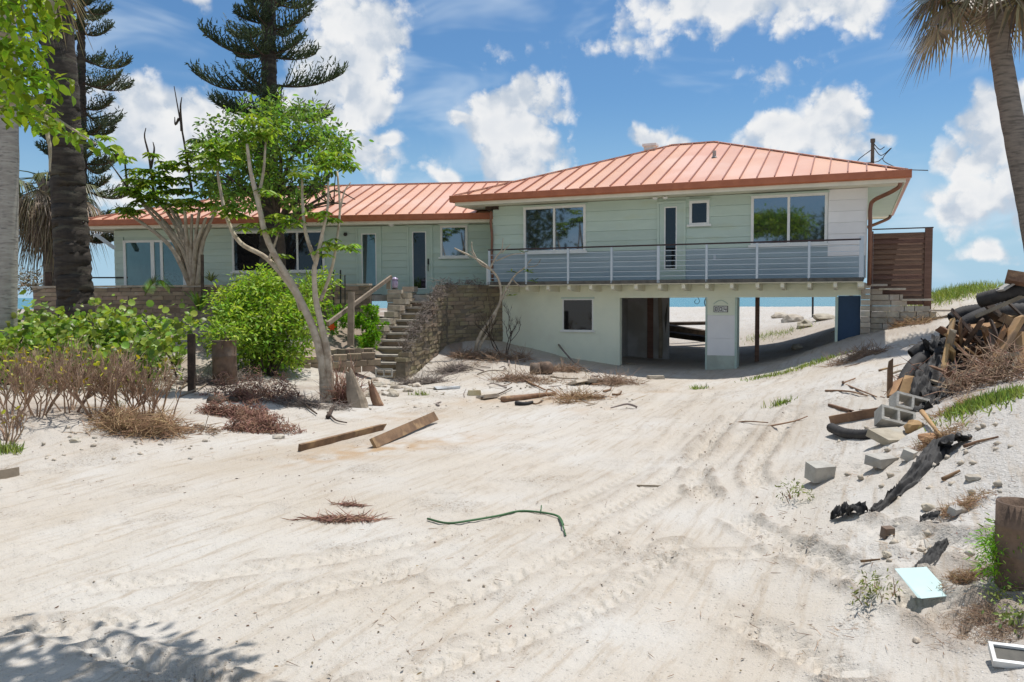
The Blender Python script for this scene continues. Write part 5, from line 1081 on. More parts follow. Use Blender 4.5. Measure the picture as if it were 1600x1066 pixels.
# dead vines hanging over the stair wall
random.seed(71)
dv = thing('dead_vine', 'grey dead vine draped over the top of the brick stair wall', 'vine', P1); P, T = [], []
for i in range(150):
    s = random.random(); base_ = (P0.lerp(P1, .12 + .88 * s * 1.25) if s < .8 else P1.lerp(P2, (s - .8) * 3.4)); z = (.50 + 2.12 * min(1, .12 + .88 * s * 1.25) ** .92 if s < .8 else 2.62)
    b0 = Vector((base_.x, base_.y, z + .02)) + Vector((random.uniform(-.15, .15), random.uniform(-.2, .1), random.uniform(-.05, .12)))
    for j in range(9): P.append(tuple(b0 + Vector((random.gauss(0, .09), random.gauss(-.05, .09), random.gauss(-.02, .06) - (random.random() ** 2 * .5 if i % 4 == 0 else 0))))); T.append((random.gauss(0, 1), random.gauss(-.2, 1), random.gauss(-.3, .7)))
P = np.array(P); part('vines', scatter('vines', 'cone', P, T, rdir(len(P)), .22, .013), 'twig_grey', dv, kind='stuff')
# plumeria by the wall
pb = at(745, 545, 24.6); po = thing('bare_plumeria', 'bare forked plumeria with a few leaves beside the brick stair wall', 'tree', pb); PY = 24.6
for pp, r0, r1 in [([(742, 545), (752, 520), (768, 497), (782, 470), (780, 440), (768, 422), (745, 405), (718, 392), (710, 388)], .055, .02), ([(746, 545), (765, 515), (778, 480), (792, 450), (805, 430), (820, 418), (830, 405)], .045, .018), ([(765, 420), (775, 402), (784, 390), (786, 372)], .03, .012), ([(784, 395), (797, 382)], .02, .01), ([(745, 405), (738, 390), (737, 378)], .025, .012), ([(765, 420), (750, 412), (735, 392)], .03, .014), ([(800, 436), (815, 448), (832, 440)], .025, .012), ([(782, 470), (792, 462), (797, 452)], .02, .012), ([(820, 418), (838, 415), (845, 405)], .015, .008), ([(775, 408), (800, 398), (820, 396)], .02, .01)]:
    cv = curve([at(x, y, PY + .004 * (x - 745)) for x, y in pp], 4)
    if pp[0][1] == 545: cv[0].z -= .2
    part('branch', MB().tube(cv, lerp(r0, r1, len(cv)), 7, jit=.15), 'bark_pale', po, smooth=True)
V = []
for x, y, n in [(826, 425, 9), (834, 440, 8), (800, 462, 5), (799, 425, 4), (817, 395, 3)]:
    for j in range(n): a = j * 2.4; V.append((at(x, y, PY), Vector((math.cos(a), math.sin(a) * .8, random.uniform(-.2, .9))).normalized(), random.uniform(.8, 1.1)))
part('leaves', umb_mesh('leaves', V, .20, .062), 'leaf_umbrella', po, kind='stuff')
bs = gp(788, 556); bo = thing('bare_bush', 'leafless grey bush against the lower green wall', 'bush', bs); mb = MB(); twig_shrub(mb, bs, 1.5, 4, .7, 4, .018, 81); part('twigs', mb, 'bark_dark', bo)
# --- grass patches, weeds
def grass(name, label, spots, n, h, m='leaf_grass', cat='grass'):
    P = []
    for px, py, rx, ry in spots:
        for _ in range(int(n / len(spots))):
            c_ = gp(px, py) if False else None
    P = []
    for px, py, rx, ry in spots:
        c_ = gp(px, py); k = int(n / len(spots)); q = rng.normal(size=(k, 2)) * .5; P.append(np.c_[c_.x + q[:, 0] * rx, c_.y + q[:, 1] * ry])
    P = np.concatenate(P); z = hbase(P[:, 0], P[:, 1]); P3 = np.c_[P, z - .01]; k = len(P3); t = rng.normal(size=(k, 3)) * .45 + np.array([0, 0, 1])
    mk(name, scatter(name, 'strip', P3, t, rdir(k), h * (.5 + rng.random(k)), .014), m, kind='stuff', label=label, category=cat)
grass('dune_grass', 'bright green grass crowning the dune behind the fence', [(1480, 458, 1.6, 1.6), (1500, 462, 1.4, 1.2), (1465, 458, .9, 1)], 4200, .22)
grass('grass_strip', 'thin line of green grass along the car port shade', [(1190, 590, .5, .22), (1225, 583, .5, .25), (1260, 572, .5, .25), (1290, 562, .4, .2)], 700, .09)
grass('grass_patch', 'green grass patch below the plank pile', [(1545, 632, .5, .35), (1580, 620, .5, .35), (1520, 636, .3, .25)], 1500, .10)
grass('beach_grass', 'green grass beyond the car port on the beach', [(1195, 528, 1.6, 1.0), (1215, 522, 1.5, .8)], 350, .18)
for x, y, n, lb in [(1220, 632, 120, 'small green grass tuft on the sand slope'), (1092, 608, 80, 'tiny grass tuft in front of the pier'), (658, 618, 70, 'tiny green weed below the stairs'), (8, 705, 200, 'yellow-green grass tuft at the left edge')]: grass('grass_tuft', lb, [(x, y, .22, .12)], n, .12)
random.seed(73)
for x, y, lb in [(1244, 782, 'low leafy weed left of the square concrete block'), (1364, 938, 'small upright weed on the lower right slope'), (180, 648, 'green seedling under the largest dead shrub')]:
    b = gp(x, y); o = thing('weed', lb, 'weed', b); mb = MB(); twig_shrub(mb, b, .22, 5, 1.2, 1, .006, int(x)); part('stems', mb, 'twig', o)
    C = [b + Vector((random.gauss(0, .09), random.gauss(0, .07), random.uniform(.04, .22))) for _ in range(12)]; part('leaves', crown_leaves('leaves', 'oval', C, 14, .035, .035, .014), 'leaf_weed', o, kind='stuff')
db = gp(1570, 900); o = thing('feathery_bush', 'bright feathery green plant leaning on the rusty drum', 'plant', db); C = [db + Vector((random.gauss(0, .07), random.gauss(-.05, .06), random.uniform(.02, .34))) for _ in range(60)]
part('fronds', crown_leaves('fronds', 'strip', C, 60, .05, .035, .006), 'leaf_fern', o, kind='stuff')
for x, y, lb in [(1560, 945, 'small green weed at the foot of the root tangle'), (1592, 975, 'leafy green sprig at the right edge near the tray')]:
    b = gp(x, y); o = thing('weed', lb, 'weed', b); C = [b + Vector((random.gauss(0, .05), random.gauss(0, .05), random.uniform(.0, .10))) for _ in range(14)]; part('leaves', crown_leaves('leaves', 'oval', C, 9, .03, .025, .016), 'leaf_grass', o, kind='stuff')
# ------------------------------------------------------------------ debris
random.seed(91)
def plank(label, a, b, w, h, m='rawwood', tw=0., name='plank', cat='plank', group=None, broken=False):
    a = Vector(a); b = Vector(b); mb = MB().bar(a, b, w, h, tw=tw)
    if broken:
        t = (b - a).normalized()
        for i in (4, 5, 6, 7): mb.v[i] = tuple(Vector(mb.v[i]) + t * random.uniform(-.12, .12))
    return solo(name, mb, m, label, cat, group)
def onsand(px, py, dz=.03): p = gp(px, py); return p + Vector((0, 0, dz))
def edgeplank(label, p, q, w, h, m, tw=0., lift=(0, 0)): return plank(label, onsand(*p, h / 2 - .02 + lift[0]), onsand(*q, h / 2 - .02 + lift[1]), w, h, m, tw, broken=True)
# two long planks on the sand
edgeplank('long weathered plank half buried in sand, left of the pair', (468, 706), (600, 672), .05, .13, 'brownplank', .15)
edgeplank('long brown plank tilted on edge, right of the pair', (583, 700), (678, 662), .05, .17, 'brownplank', -.5, (.0, .06))
o = heap('bark_strip', 'flat strip of shredded brown bark on the open sand', gp(543, 811), 420, .16, (.36, .045, .03), 'redbrush', .12, 'bark', .010)
o = heap('bark_strip', 'smaller shred of brown bark above the bark strip', gp(545, 790), 160, .11, (.16, .03, .03), 'redbrush', .2, 'bark', .008)
vp = [onsand(x, y, .015) for x, y in [(668, 813), (700, 820), (740, 815), (780, 808), (812, 801), (845, 803), (872, 809), (880, 822)]]
v = thing('green_vine', 'long thin green vine lying across the sand', 'vine', vp[0]); part('stem', MB().tube(curve(vp, 5), .012, 5), 'vine', v, smooth=True); part('stem', MB().tube(curve([vp[-2], onsand(878, 822), onsand(884, 842)], 4), .008, 5), 'vine', v); part('stem', MB().tube([vp[5], onsand(846, 797, .05)], .006, 4), 'vine', v)
plank('pale curved board end poking in from the left edge', onsand(-25, 752), onsand(30, 742), .02, .14, 'greywood')
plank('short grey stick lying flat on the open sand', onsand(995, 760, .01), onsand(1033, 761, .01), .02, .02, 'greywood', cat='stick')
def log(label, pts, r, m='burnt', n=8, name='driftwood_branch', cat='branch', dz=.04, group=None, jit=.2):
    c = curve([onsand(x, y, dz + (e[0] if e else 0)) for x, y, *e in pts], 4); mb = MB().tube(c, lerp(r, r * .55, len(c)), n, jit=jit); return solo(name, mb, m, label, cat, group, smooth=True)
log('thick mossy log end lying at the left of the red brush', [(330, 632), (352, 628), (370, 630)], .11, 'bark_dark', 10, 'log', 'log')
log('dark flat driftwood beam in the middle of the debris line', [(785, 628), (830, 622), (868, 618)], .075, 'brownplank')
log('long bare stick left of the driftwood beam', [(752, 625), (780, 618), (800, 608)], .022, 'burnt'); log('thin diagonal branch crossing the debris line', [(812, 592), (835, 604), (852, 612)], .03, 'brownplank'); log('grey branch leaning by the lower wall', [(870, 552, .3), (895, 572, .1), (925, 585)], .03, 'twig_grey')
log('forked dark root on the sand below the slender tree', [(512, 655), (520, 640), (524, 632)], .04, 'burnt'); log('thin crooked root right of the forked dark one', [(512, 648), (525, 660), (542, 664)], .02, 'burnt'); log('thin dark root running down the slope under the trunk', [(468, 626), (482, 640), (495, 650)], .025, 'burnt')
log('charred stub lying in front of the driftwood beam', [(806, 633), (820, 634), (832, 631)], .05, 'pipe')
for x, y, h_, w_, tl, m_, lb in [(560, 636, .75, .36, .25, 'greywood', 'broad pale palm butt leaning beside the root mass'), (592, 634, .5, .22, .35, 'brownplank', 'split reddish palm butt right of the broad pale one')]:
    p = gp(x, y); mb = MB(); nn = 9
    outer = []
    for k in range(7):
        t = k / 6; z_ = h_ * t; wd = w_ * (1.15 - .75 * t ** 1.3)
        for j in range(nn):
            a_ = -1.9 + 3.8 * j / (nn - 1); rr = wd * .5 * (1 + .12 * random.uniform(-1, 1)); outer.append(p + Vector((rr * math.sin(a_) - tl * z_, -rr * .55 * math.cos(a_) + .1 * z_, z_ - .05 + (random.uniform(-.09, .09) if k == 6 else 0))))
    inner_ = [q + Vector((0, .05, 0)) for q in outer]
    n_ = len(outer); mb.v = [tuple(q) for q in outer + inner_]
    for k in range(6):
        for j in range(nn - 1):
            q = k * nn + j; mb.f += [(q, q + 1, q + nn + 1, q + nn), (n_ + q + nn, n_ + q + nn + 1, n_ + q + 1, n_ + q)]
    for j in range(nn - 1): q = 6 * nn + j; mb.f.append((q, q + 1, n_ + q + 1, n_ + q))
    for k in range(6):
        q = k * nn; mb.f.append((q + nn, n_ + q + nn, n_ + q, q)); q = k * nn + nn - 1; mb.f.append((q, n_ + q, n_ + q + nn, q + nn))
    solo('palm_butt', mb, m_, lb, 'palm butt')
part_ = thing('rusty_drum_piece', 'rusty cylinder lying in the debris near the green wall', 'drum', gp(845, 585)); part('shell', MB().tube([onsand(829, 584, .12), onsand(843, 584, .12)], .17, 12), 'rust', part_, smooth=True); part('rim', MB().tube([onsand(843.5, 584, .12), onsand(858, 583, .12)], .19, 12), 'rust', part_, smooth=True)
# rocks, slabs
def rockmesh(k):
    import bmesh
    bm = bmesh.new(); bmesh.ops.create_icosphere(bm, subdivisions=2, radius=1)
    for v_ in bm.verts: v_.co *= 1 + .45 * mn.noise(v_.co * 1.3 + Vector((k * 7.1, 0, 0))) + .15 * mn.noise(v_.co * 3.5 + Vector((0, k * 3., 0)))
    me = bpy.data.meshes.new('rock'); bm.to_mesh(me); bm.free(); me.materials.append(M['stone']); return me
RK = [rockmesh(i) for i in range(6)]
def rock(label, px, py, s, flat=.6, m=None, name='rock', cat='rock', group=None):
    p = gp(px, py); o = mk(name, RK[random.randrange(6)], None, None, Matrix.Translation(p + Vector((0, 0, s * flat * .3))) @ Matrix.Rotation(random.random() * 6.28, 4, 'Z') @ Matrix.Diagonal((s, s * .8, s * flat, 1)), label=label, category=cat)
    if group: o['group'] = group
    if m: o.material_slots[0].link = 'OBJECT'; o.material_slots[0].material = M[m]
    return o
def slab(label, px, py, w, d, h, rot, tilt, m='concrete', name='concrete_slab', cat='slab', dz=0.):
    p = gp(px, py) + Vector((0, 0, h * .35 + dz)); mb = MB().box(-w / 2, w / 2, -d / 2, d / 2, -h / 2, h / 2); mb.v = [(x + random.uniform(-.06, .06) * w, y + random.uniform(-.06, .06) * d, z) for x, y, z in mb.v]
    return mk(name, mb, m, None, Matrix.Translation(p) @ Matrix.Rotation(rot, 4, 'Z') @ Matrix.Rotation(tilt, 4, 'X'), label=label, category=cat)
slab('flat white slab on the sand right of the stairs', 698, 607, .55, .4, .06, .2, -.1, 'white'); slab('pale flat stone slab in the middle debris', 918, 598, .55, .45, .08, -.3, -.2, 'stone'); slab('white broken slab beside the middle debris', 762, 622, .4, .35, .08, .7, -.2, 'stone'); slab('tan block beside the white broken slab', 741, 617, .28, .25, .12, .1, -.1, 'foam')
slab('low pale stone just in front of the car port shade', 1025, 592, .4, .3, .10, .1, -.05, 'stone'); slab('tilted white slab under the debris branches', 900, 600, .5, .4, .07, .9, -.4, 'stone')
slab('square grey concrete block on the right slope', 1281, 752, .24, .2, .18, .25, .15, 'block', 'concrete_block', 'block', .04)
slab('half buried flat concrete block above the black strip', 1377, 725, .26, .2, .10, .5, .1, 'block', 'concrete_block', 'block'); slab('small grey block right of the flat concrete one', 1420, 716, .14, .12, .10, .9, .3, 'block', 'concrete_block', 'block')
slab('pale concrete slab under the split logs', 1394, 688, .4, .35, .1, .3, .25, 'stone'); slab('tiny dark brick piece below the black strip', 1387, 838, .09, .07, .09, .2, .1, 'rust', 'brick_piece', 'brick'); slab('small grey brick on the right sand slope', 1493, 802, .11, .07, .06, .6, .3, 'concrete', 'brick_piece', 'brick')
slab('pale aqua sheet of glass lying on the slope', 1443, 927, .24, .26, .008, .2, .45, 'paleglass', 'glass_sheet', 'sheet', .07)
for i, (x, y, s, lb) in enumerate([(1450, 795, .06, 'hollow pale shell-rock beside the black strip'), (118, 690, .08, 'small stone beside the straw heap'), (310, 668, .10, 'grey lumpy stone on the open sand right of the hedge'), (320, 690, .05, 'small pebble below the grey lumpy stone'), (436, 685, .09, 'yellowish stone left of the two planks'), (560, 552, .14, 'round grey rock on the garden edging'), (1520, 750, .07, 'dark lump on the right slope above the straw tuft'), (1440, 860, .035, 'white shell lump under the black strip'), (1432, 1002, .03, 'smooth pebble near the dark roots'), (1385, 868, .04, 'brown stone left of the torn plastic'), (1415, 500, .28, 'large pale boulder at the end of the stone wall'), (1375, 515, .2, 'flat boulder in front of the stone wall'), (1245, 545, .22, 'grey rock at the jamb of the blue door')]): rock(lb, x, y, s)
for i in range(26): rock('rubble lump spilled at the foot of the stone stairs', 575 + random.uniform(0, 80), 598 + random.uniform(-8, 22), random.uniform(.06, .15), .55, None, 'rubble', 'rubble', 'rubble at the foot of the stairs')
for x, y, r_, lb in [(1428, 672, .13, 'split tan log chunk beside the concrete slab'), (1452, 690, .10, 'second tan log chunk below the first')]:
    rock(lb, x, y, r_, .75, 'rawwood', 'log_chunk', 'log')
# hollow concrete blocks
def hollow(label, p, rot, s=1., tilt=(0, 0)):
    o = thing('hollow_block', label, 'block', p); o.matrix_basis = Matrix.Translation(p) @ Matrix.Rotation(rot, 4, 'Z') @ Matrix.Rotation(tilt[0], 4, 'X') @ Matrix.Rotation(tilt[1], 4, 'Y')
    a, b, h, t = .2 * s, .1 * s, .1 * s, .03 * s; mb = MB().box(-a, a, -b, -b + t, -h, h).box(-a, a, b - t, b, -h, h)
    for x0, x1 in ((-a, -a + t), (-t / 2, t / 2), (a - t, a)): mb.box(x0, x1, -b + t, b - t, -h, h)
    mk('shell', mb, 'block', o)
hollow('hollow concrete block standing at the foot of the stairs', at(600, 583, 21.6), .1, 1.1, (1.4, 0)); hollow('two-celled concrete block leaning below the black sheeting', onsand(1420, 648, .12), -.5, 1.05, (1.0, .5)); hollow('concrete block behind the leaning two-celled one', onsand(1398, 668, .10), -.4, 1.05, (.9, .4))
# posts left
for x0, y0, y1, w, Y, lb, m in [(299, 592, 522, .12, 16.4, 'dark square wooden post on the sand left of the drum', 'burnt'), (316, 452, 398, .07, 23.3, 'thin dark post above the terrace wall', 'burnt'), (532, 470, 422, .04, 24.5, 'slim black stake by the background bush', 'pipe'), (539, 470, 430, .03, 24.5, 'shorter black stake beside the slim one', 'pipe'), (521, 470, 425, .03, 24.8, 'black stake left of the slim stake', 'pipe'), (762, 448, 417, .09, 26.2, 'white post standing on the brick stair wall', 'trim'), (76, 460, 425, .16, 28.5, 'dark stump post at the left end of the terrace wall', 'burnt')]:
    a = gp(x0, y0) if Y is None else at(x0, y0, Y); b = at(x0, y1, a.y); mb = MB().bar(a - Vector((0, 0, .3)), b, w, w)
    solo('wooden_post' if m == 'burnt' else 'stake' if m == 'pipe' else 'post', mb, m, lb, 'post')
tr_ = MB().bar(at(140, 434, 29.6), at(200, 434, 29.6), .05, .05); solo('terrace_rail', tr_, 'pipe', 'dark metal rail at the far left end of the terrace', 'rail')
pd = at(351, 572, 17.6); o = thing('brown_drum', 'brown metal drum used as planter below the dense shrub', 'drum', pd); mk('shell', MB().lathe([(.25, -.4), (.25, .02), (.25, .2), (.262, .22), (.25, .24), (.25, .53), (.262, .55), (.23, .55)], 20), 'rust', o, smooth=True)
for i, (pp, lb) in enumerate([([(280, 610), (305, 595), (335, 572, .1)], 'long pale pole propped across the bed left of the drum'), ([(282, 622), (320, 605), (338, 590, .05)], 'second pale pole lying under the propped one')]): log(lb, pp, .022, 'greywood', 6, 'pole', 'pole')
# rusty drum right edge
rd = gp(1592, 905); o = thing('rusty_barrel', 'rusty steel barrel cut by the right edge', 'barrel', rd); mk('shell', MB().lathe([(.135, -.05), (.14, 0), (.14, .16), (.147, .17), (.14, .18), (.14, .34), (.147, .35), (.14, .36), (.14, .50), (.125, .50), (.125, .30), (.0, .30)], 24), 'rust', o, smooth=True)
# white tray
wt_ = gp(1583, 1040); o = thing('plastic_tray', 'white plastic tray with grey panel at the bottom right corner', 'tray', wt_); o.matrix_basis = Matrix.Translation(wt_ + Vector((0, 0, .05))) @ Matrix.Rotation(-.35, 4, 'Z') @ Matrix.Rotation(.35, 4, 'X')
mk('rim', MB().box(-.11, .11, -.075, -.055, -.02, .02).box(-.11, .11, .055, .075, -.02, .02).box(-.11, -.09, -.055, .055, -.02, .02).box(.09, .11, -.055, .055, -.02, .02), 'white', o); mk('panel', MB().box(-.089, .089, -.054, .054, -.015, .005), 'deck', o)
# corrugated drain pipes
def drain(label, pts, r=.10):
    c = curve(pts, 14); rr = [r * (1 + .07 * (1 if (i % 2) else -1)) for i in range(len(c))]; o = thing('drain_pipe', label, 'pipe', c[0], group='black drain pipes in the debris pile'); part('shell', MB().tube(c, rr, 12, False), 'pipe', o, smooth=True)
    inner = MB().tube(c, r * .82, 12, False); inner.f = [f[::-1] for f in inner.f]; part('bore', inner, 'fabric', o)
Pq = lambda x, y, Y: at(x, y, Y)
drain('uppermost black pipe reaching left from the pile top', [Pq(1487, 500, 13.2), Pq(1505, 490, 13.2), Pq(1540, 484, 13.3), Pq(1600, 470, 13.6)], .11)
drain('black pipe arching just below the uppermost one', [Pq(1500, 512, 12.9), Pq(1525, 498, 12.9), Pq(1560, 488, 13.), Pq(1620, 485, 13.2)], .12)
drain('thick black pipe lying across the middle of the pile', [Pq(1472, 528, 12.6), Pq(1500, 528, 12.6), Pq(1535, 522, 12.6), Pq(1566, 518, 12.8)], .10)
drain('short black pipe bending down at the pile front', [Pq(1425, 556, 12.3), Pq(1440, 546, 12.3), Pq(1456, 545, 12.4)], .10)
drain('long black pipe sagging down the left flank of the pile', [Pq(1405, 622, 11.6), Pq(1414, 595, 11.8), Pq(1428, 572, 12.), Pq(1444, 558, 12.2)], .10)
drain('curved black pipe lying loose on the sand', [onsand(1298, 676, .07), onsand(1320, 684, .06), onsand(1350, 687, .06), onsand(1375, 683, .06)], .065)
drain('black pipe jutting right near the pile top', [Pq(1530, 470, 12.6), Pq(1560, 462, 12.4), Pq(1610, 450, 12.2)], .11)
drain('black pipe buried under the crossed planks', [Pq(1505, 548, 12.5), Pq(1530, 542, 12.4), Pq(1580, 540, 12.3)], .10)
# black sheeting
def sheet(label, path, w, name='black_sheeting', seed=0, amp=.10, m='fabric'):
    random.seed(seed); c = curve(path, 14); v = []; f = []; n = 19
    for i, p in enumerate(c):
        t = (c[min(i + 1, len(c) - 1)] - c[max(i - 1, 0)]).normalized(); s = t.cross(Vector((0, 0, 1))).normalized(); ww_ = w[0] + (w[1] - w[0]) * i / (len(c) - 1)
        for j in range(n):
            u = j / (n - 1) - .5; z = amp * (1.1 * mn.noise(Vector((i * .16 + seed * 9, j * .30, 0))) + .8 * abs(mn.noise(Vector((i * .33, j * .75 + i * .2, seed)))) + .35 * mn.noise(Vector((i * .9, j * 1.3, seed)))) + amp * .6 * (1 - (2 * u) ** 2)
            v.append(tuple(p + s * (u + .10 * mn.noise(Vector((i * .2, 7 + seed, j * .05)))) * ww_ + t * .25 * ww_ * mn.noise(Vector((i * .3, j * .35, 5 + seed))) + Vector((0, 0, z))))
    for i in range(len(c) - 1):
        for j in range(n - 1): q = i * n + j; f.append((q, q + 1, q + n + 1, q + n))
    mb = MB(); mb.v = v; mb.f = f; return solo(name, mb, m, label, 'sheeting', smooth=True)
sheet('crumpled black sheeting hanging down the front of the pile', [Pq(1478, 560, 12.1), Pq(1465, 585, 11.6), Pq(1450, 610, 11.1), Pq(1432, 632, 10.7)], (.62, .3), seed=1, amp=.16)
sheet('second black sheet heaped beside the concrete blocks', [Pq(1492, 625, 10.8), Pq(1470, 638, 10.5), Pq(1448, 655, 10.2)], (.35, .45), seed=2, amp=.13)
sheet('black sheet fold caught under the upper pipes', [Pq(1462, 540, 12.3), Pq(1485, 555, 12.), Pq(1500, 580, 11.8)], (.5, .5), seed=7, amp=.14)
sheet('long twisted black strip running down the right sand slope', [onsand(1500, 698, .06), onsand(1470, 705, .05), onsand(1445, 735, .03), onsand(1405, 775, .02), onsand(1362, 810, .02)], (.34, .06), seed=3, amp=.07)
sheet('black crumpled bag at the lower end of the strip', [onsand(1302, 815, .03), onsand(1325, 808, .05), onsand(1350, 806, .02)], (.14, .16), seed=4, amp=.07)
sheet('shiny torn plastic hanging above the glass sheet', [onsand(1478, 855, .03), onsand(1462, 872, .04), onsand(1448, 898, .02)], (.05, .16), seed=5, amp=.04); sheet('grey plastic scrap by the small grey brick', [onsand(1438, 820, .03), onsand(1468, 812, .03)], (.10, .12), seed=6, amp=.04)
# crossed planks
random.seed(95)
PK = [((1535, 592, 11.8), (1568, 520, 11.6), .20, .07, 'rawwood', 'broad pale plank leaning upright in front of the pile'), ((1548, 575, 11.4), (1600, 488, 11.6), .19, .06, 'rawwood', 'long pale plank slanting up to the right edge'), ((1500, 555, 12.), (1545, 578, 11.6), .20, .06, 'rawwood', 'plank slanting down behind the upright broad one'), ((1510, 604, 11.2), (1565, 606, 11.), .16, .05, 'rawwood', 'plank end lying low under the upright broad one'), ((1527, 628, 10.6), (1562, 590, 10.8), .10, .06, 'rawwood', 'short plank propped at the grass patch'), ((1545, 515, 12.), (1580, 600, 11.4), .16, .05, 'greywood', 'grey plank falling right across the crossed boards'), ((1590, 520, 11.6), (1600, 585, 11.2), .22, .06, 'rawwood', 'pale plank at the right edge of the pile'), ((1560, 560, 11.4), (1612, 610, 11.), .14, .05, 'brownplank', 'brown plank sloping to the lower right of the pile'), ((1572, 432, 12.2), (1620, 440, 12), .16, .16, 'brownplank', 'square brown beam on top of the pile'), ((1560, 455, 12.3), (1585, 440, 12.3), .30, .03, 'concrete', 'bent grey sheet near the top of the pile'), ((1540, 470, 12.8), (1580, 520, 12.4), .16, .04, 'burnt', 'dark board under the upper pipes'), ((1518, 512, 12.6), (1556, 508, 12.5), .12, .04, 'rawwood', 'short pale board between the pipes'), ((1525, 495, 12.4), (1600, 462, 12.2), .08, .05, 'greywood', 'thin grey batten across the pile top'), ((1548, 500, 12.0), (1572, 560, 11.8), .22, .03, 'burnt', 'wide dark board behind the crossed planks'), ((1575, 545, 11.8), (1600, 500, 11.9), .15, .04, 'burnt', 'dark board wedged at the right of the pile'), ((1580, 640, 9.8), (1600, 622, 9.8), .12, .08, 'rawwood', 'short wood offcut on the grass patch'),
      ((1390, 622, 11.4), (1391, 566, 11.4), .07, .03, 'brownplank', 'splintered brown stake standing upright left of the pile'), ((1392, 618, 11.3), (1402, 598, 11.4), .12, .03, 'rawwood', 'broken pale splint at the foot of the upright stake'), ((1410, 624, 11.2), (1420, 592, 11.3), .13, .03, 'rawwood', 'pale splint behind the sagging pipe')]
for a, b, w, h, m, lb in PK: plank(lb, Pq(*a), Pq(*b), w, h, m, random.uniform(-.5, .5), broken=True)
edgeplank('brown plank lying on sand left of the concrete blocks', (1298, 661), (1392, 645), .06, .12, 'brownplank', .1); edgeplank('thin board behind the brown plank', (1350, 640), (1395, 637), .08, .025, 'greywood')
edgeplank('small brown stick-like board on the slope', (1296, 633), (1330, 643), .05, .04, 'brownplank')
for i, (pp, r, lb) in enumerate([([(1440, 662, .1), (1470, 690, .02)], .03, 'long splinter lying over the log chunks')]): log(lb, pp, r, 'rawwood', 8, 'log_chunk', 'log')
for i, (pp, r, lb) in enumerate([([(1322, 603), (1345, 612), (1370, 622)], .018, 'thin stick on the slope left of the upright stake'), ([(1290, 612), (1325, 613), (1355, 620)], .02, 'crooked twig crossing the thin stick'), ([(1505, 700), (1530, 692), (1560, 685)], .018, 'dark stick right of the black strip'), ([(1472, 752), (1500, 738)], .022, 'short grey stick right of the shell-rock'), ([(1345, 880), (1375, 877)], .012, 'small twig on the right slope'), ([(1140, 665), (1165, 660), (1200, 662)], .016, 'dark forked twig on the upper slope'), ([(1200, 668), (1240, 660), (1262, 652)], .014, 'thin twig beside the small grass tuft')]): log(lb, pp, r, 'brownplank', 5, 'stick', 'stick', .015)
# beams and blocks on the beach beyond the car port
bx_ = HM.inverted()
for a, b, w, lb in [((1043, 512, 33), (1108, 522, 33.5), .3, 'broken beam on the beach beyond the left car port opening'), ((1043, 522, 32.5), (1105, 530, 32), .25, 'lower broken beam beyond the left car port opening'), ((1040, 506, 34), (1105, 505, 34.5), .15, 'slim pole above the broken beams')]: plank(lb, at(*a), at(*b), w, w * .8, 'burnt', .2, 'beach_beam', 'beam')
for i, (x, y, s, lb) in enumerate([(1220, 497, .5, 'left boulder on the bright beach beyond the car port'), (1238, 503, .55, 'middle boulder on the bright beach beyond the car port'), (1258, 511, .45, 'lowest boulder on the bright beach beyond the car port'), (1288, 500, .5, 'right boulder on the beach beside the car port jamb')]): rock(lb, x, y, s, .5)
pole = at(1270, 500, 40); solo('beach_pole', MB().bar(Vector((pole.x, pole.y, 0)), at(1270, 462, 40), .07, .07), 'pipe', 'thin dark pole on the beach beyond the car port', 'pole')
# ------------------------------------------------------------------ litter: small twigs, leaves and shells nobody could count
def litter(name, label, n, region, m, L, W, kind='cone', tz=.15):
    pts = []
    for x0, x1, y0, y1, w in region:
        k = int(n * w); px = rng.uniform(x0, x1, k); py = rng.uniform(y0, y1, k)
        for a, b in zip(px, py):
            d = ray(a, b); p = EYE + d * ((.05 - 2.3) / d.z)
            if mn.noise(Vector((p.x * .9, p.y * .9, len(name)))) + .5 * mn.noise(Vector((p.x * 3, p.y * 3, 3))) > random.uniform(-.15, .55): pts.append((p.x, p.y))
    P = np.array(pts); z = hbase(P[:, 0], P[:, 1]) + .012; k = len(P); t = rng.normal(size=(k, 3)); t[:, 2] *= tz
    mk(name, scatter(name, kind, np.c_[P, z], t, rng.normal(size=(k, 3)) * .4 + np.array([0, 0, 1]), L * (.4 + rng.random(k)), W), m, kind='stuff', label=label, category='litter')
litter('twig_litter', 'small dark twigs strewn over the sand', 1500, [(0, 1600, 700, 1066, .30), (560, 1000, 575, 640, .5), (1100, 1600, 620, 900, .2)], 'brownplank', .09, .005)
litter('leaf_litter', 'small brown leaves strewn over the sand', 1500, [(0, 1600, 690, 1066, .4), (560, 1000, 575, 650, .4), (0, 600, 660, 760, .2)], 'leaf_litter', .035, .018, 'oval')
litter('straw_litter', 'straw and root fibres scattered on the sand', 2600, [(560, 1250, 585, 680, .45), (1250, 1600, 640, 1066, .35), (0, 500, 640, 720, .2)], 'straw', .10, .004)
lp = []
for x0, x1, y0, y1, n in [(560, 780, 575, 640, 70), (780, 990, 570, 640, 90), (1300, 1600, 640, 900, 60), (60, 330, 640, 720, 60)]:
    for _ in range(n): p = gp(random.uniform(x0, x1), random.uniform(y0, y1)); lp.append((p, random.uniform(.02, .07)))
rp = np.array([tuple(p) for p, q in lp]); rs = np.array([q for p, q in lp]); rub = scatter('rubble_litter', 'rock', rp, rng.normal(size=(len(rp), 3)) * np.array([1, 1, .2]), rng.normal(size=(len(rp), 3)) * .3 + np.array([0, 0, 1]), rs * 1.5, rs * 1.2)
mk('rubble_litter', rub, 'stone', kind='stuff', label='small stones and shell fragments scattered on the sand', category='litter')

